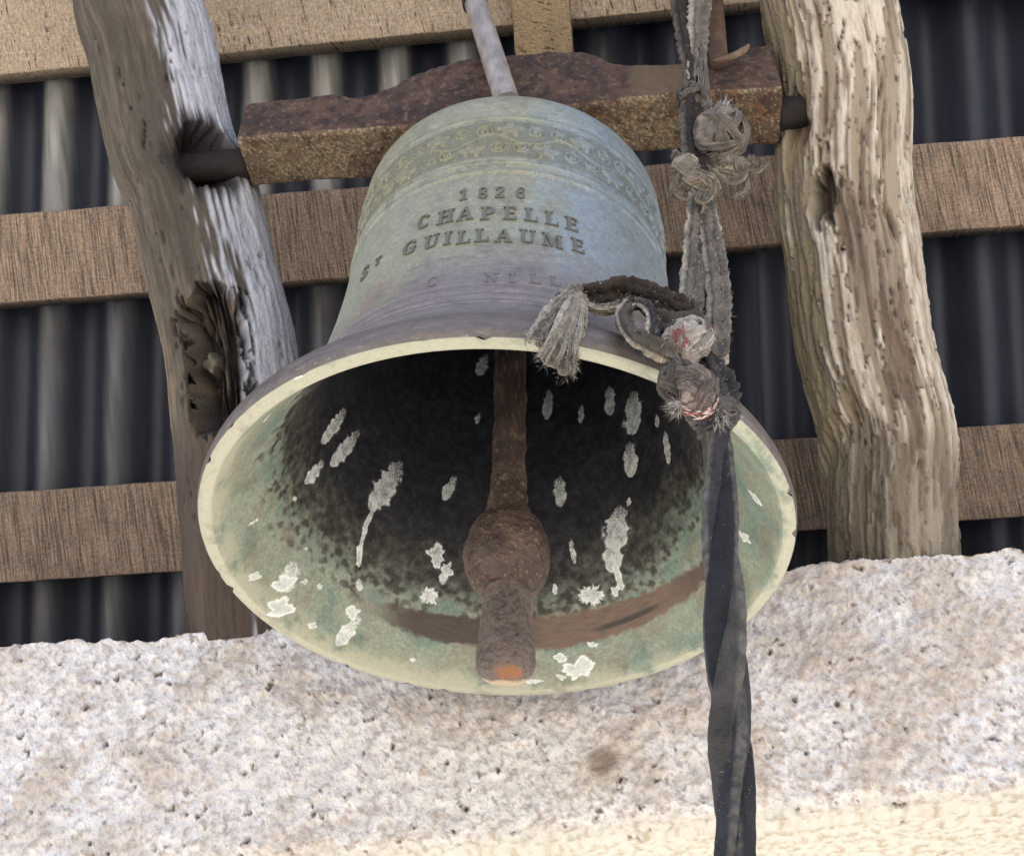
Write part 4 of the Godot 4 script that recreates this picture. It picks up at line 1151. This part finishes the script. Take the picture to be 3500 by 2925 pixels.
	fuzz(gf, [Vector3(0.2107, 0.3995, 0.1638), Vector3(0.2181, 0.3957, 0.1642)], 0.004, 260, 0.010, s2l(214, 208, 204), Vector3(0, 0.6, 0))
	fuzz(gf, [Vector3(0.1182, -0.0750, 0.2586), Vector3(0.1206, -0.0771, 0.2590)], 0.004, 220, 0.008, s2l(220, 212, 202), Vector3(-0.5, -0.4, 0))
	fuzz(gf, [Vector3(0.1513, -0.0671, 0.2455), Vector3(0.1487, -0.0784, 0.2460)], 0.004, 260, 0.010, s2l(196, 190, 182), Vector3(0.1, -0.7, 0))
	fuzz(gf, [Vector3(0.2097, 0.2401, 0.1856), Vector3(0.2030, 0.2338, 0.1864)], 0.002, 60, 0.007, hairs, Vector3(0, -0.7, 0))
	fuzz(gf, axis, 0.0100, 1800, 0.0022, s2l(150, 146, 140))
	for cu in curls:
		fuzz(gf, spline(cu, 8), 0.002, 200, 0.004, hairs)
	var fz := put("frizz", [gf], [vmat(0.9)], t)
	fz.set_meta("kind", "stuff")

# ------------------------------------------------------------------ scene
func _ready():
	rng.seed = 20260
	# camera, looking up at the bell from below and in front
	var cam := Camera3D.new()
	cam.name = "camera"
	cam.position = Vector3(0.0125, -0.631, 0.8725)
	cam.rotation_degrees = Vector3(41.25, 0, 0)
	cam.fov = 37.29
	cam.near = 0.02
	cam.far = 900.0
	add_child(cam)
	cam.current = true
	# daylight: open sky, the sun high behind the roof, so that the bell hangs in the shade
	var we := WorldEnvironment.new()
	we.name = "world"
	var env := Environment.new()
	env.background_mode = Environment.BG_SKY
	var sm_ := ProceduralSkyMaterial.new()
	sm_.sky_top_color = Color(0.45, 0.52, 0.66)
	sm_.sky_horizon_color = Color(0.83, 0.84, 0.87)
	sm_.sky_curve = 0.15
	sm_.ground_bottom_color = Color(0.45, 0.42, 0.38)
	sm_.ground_horizon_color = Color(0.6, 0.6, 0.6)
	sm_.sky_energy_multiplier = 1.0
	var sky := Sky.new()
	sky.sky_material = sm_
	env.sky = sky
	env.background_energy_multiplier = 1.0
	env.tonemap_mode = Environment.TONE_MAPPER_LINEAR
	env.tonemap_exposure = 2.85
	env.sdfgi_enabled = true
	env.ssao_enabled = true
	env.ssil_enabled = true
	we.environment = env
	add_child(we)
	var sun := DirectionalLight3D.new()
	sun.name = "sun"
	sun.light_color = Color(1.0, 0.965, 0.91)
	sun.light_energy = 1.5
	sun.light_angular_distance = 0.5
	sun.shadow_enabled = true
	add_child(sun)
	sun.look_at_from_position(Vector3(0.25, 0.85, -0.45), Vector3.ZERO, Vector3.UP)
	na.seed = 11
	na.frequency = 0.01
	na.fractal_octaves = 4
	nb.seed = 29
	nb.frequency = 0.01
	nb.fractal_octaves = 3
	nd.seed = 71
	nd.frequency = 0.01
	nd.fractal_type = FastNoiseLite.FRACTAL_NONE
	nc.seed = 5
	nc.noise_type = FastNoiseLite.TYPE_CELLULAR
	nc.frequency = 0.01
	nc.cellular_return_type = FastNoiseLite.RETURN_DISTANCE
	nc.fractal_type = FastNoiseLite.FRACTAL_NONE
	# ground
	var pl := PlaneMesh.new()
	pl.size = Vector2(400, 400)
	var gm := StandardMaterial3D.new()
	gm.albedo_color = Color8(186, 181, 171)
	gm.roughness = 0.95
	pl.material = bump_plane(gm)
	var go := MeshInstance3D.new()
	go.name = "ground"
	go.mesh = pl
	go.position = Vector3(0, -2.3, 0)
	go.set_meta("kind", "structure")
	add_child(go)
	var t0 := Time.get_ticks_msec()
	make_roof()
	make_wall()
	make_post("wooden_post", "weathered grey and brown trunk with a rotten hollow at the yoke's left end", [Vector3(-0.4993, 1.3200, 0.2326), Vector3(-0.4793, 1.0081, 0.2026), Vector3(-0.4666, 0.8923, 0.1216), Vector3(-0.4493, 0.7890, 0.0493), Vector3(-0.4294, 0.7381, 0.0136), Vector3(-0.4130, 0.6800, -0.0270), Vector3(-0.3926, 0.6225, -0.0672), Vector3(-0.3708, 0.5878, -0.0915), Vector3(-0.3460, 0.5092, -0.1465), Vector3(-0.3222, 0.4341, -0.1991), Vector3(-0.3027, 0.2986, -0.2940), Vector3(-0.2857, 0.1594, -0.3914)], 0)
	make_post("wooden_post", "pale peeling tree trunk with dark knots at the yoke's right end", [Vector3(0.3479, 1.3700, 0.2738), Vector3(0.3579, 0.9073, 0.2438), Vector3(0.3708, 0.8071, 0.1636), Vector3(0.3798, 0.7166, 0.0913), Vector3(0.3889, 0.6806, 0.0625), Vector3(0.3971, 0.6268, 0.0195), Vector3(0.3951, 0.5688, -0.0270), Vector3(0.3967, 0.5199, -0.0661), Vector3(0.4040, 0.4844, -0.0944), Vector3(0.4110, 0.4315, -0.1368), Vector3(0.4210, 0.3875, -0.1720), Vector3(0.4386, 0.3349, -0.2141), Vector3(0.4425, 0.3043, -0.2385), Vector3(0.4409, 0.2739, -0.2629), Vector3(0.4413, 0.2304, -0.2977), Vector3(0.4430, 0.2044, -0.3185), Vector3(0.4431, 0.1440, -0.3668)], 1)
	make_yoke()
	make_bell()
	make_clapper()
	make_pipe()
	make_rope()
	print("built in ", Time.get_ticks_msec() - t0, " ms")

func bump_plane(m: StandardMaterial3D) -> StandardMaterial3D:
	return bump(m, 0.03, 1.0, 0.5)
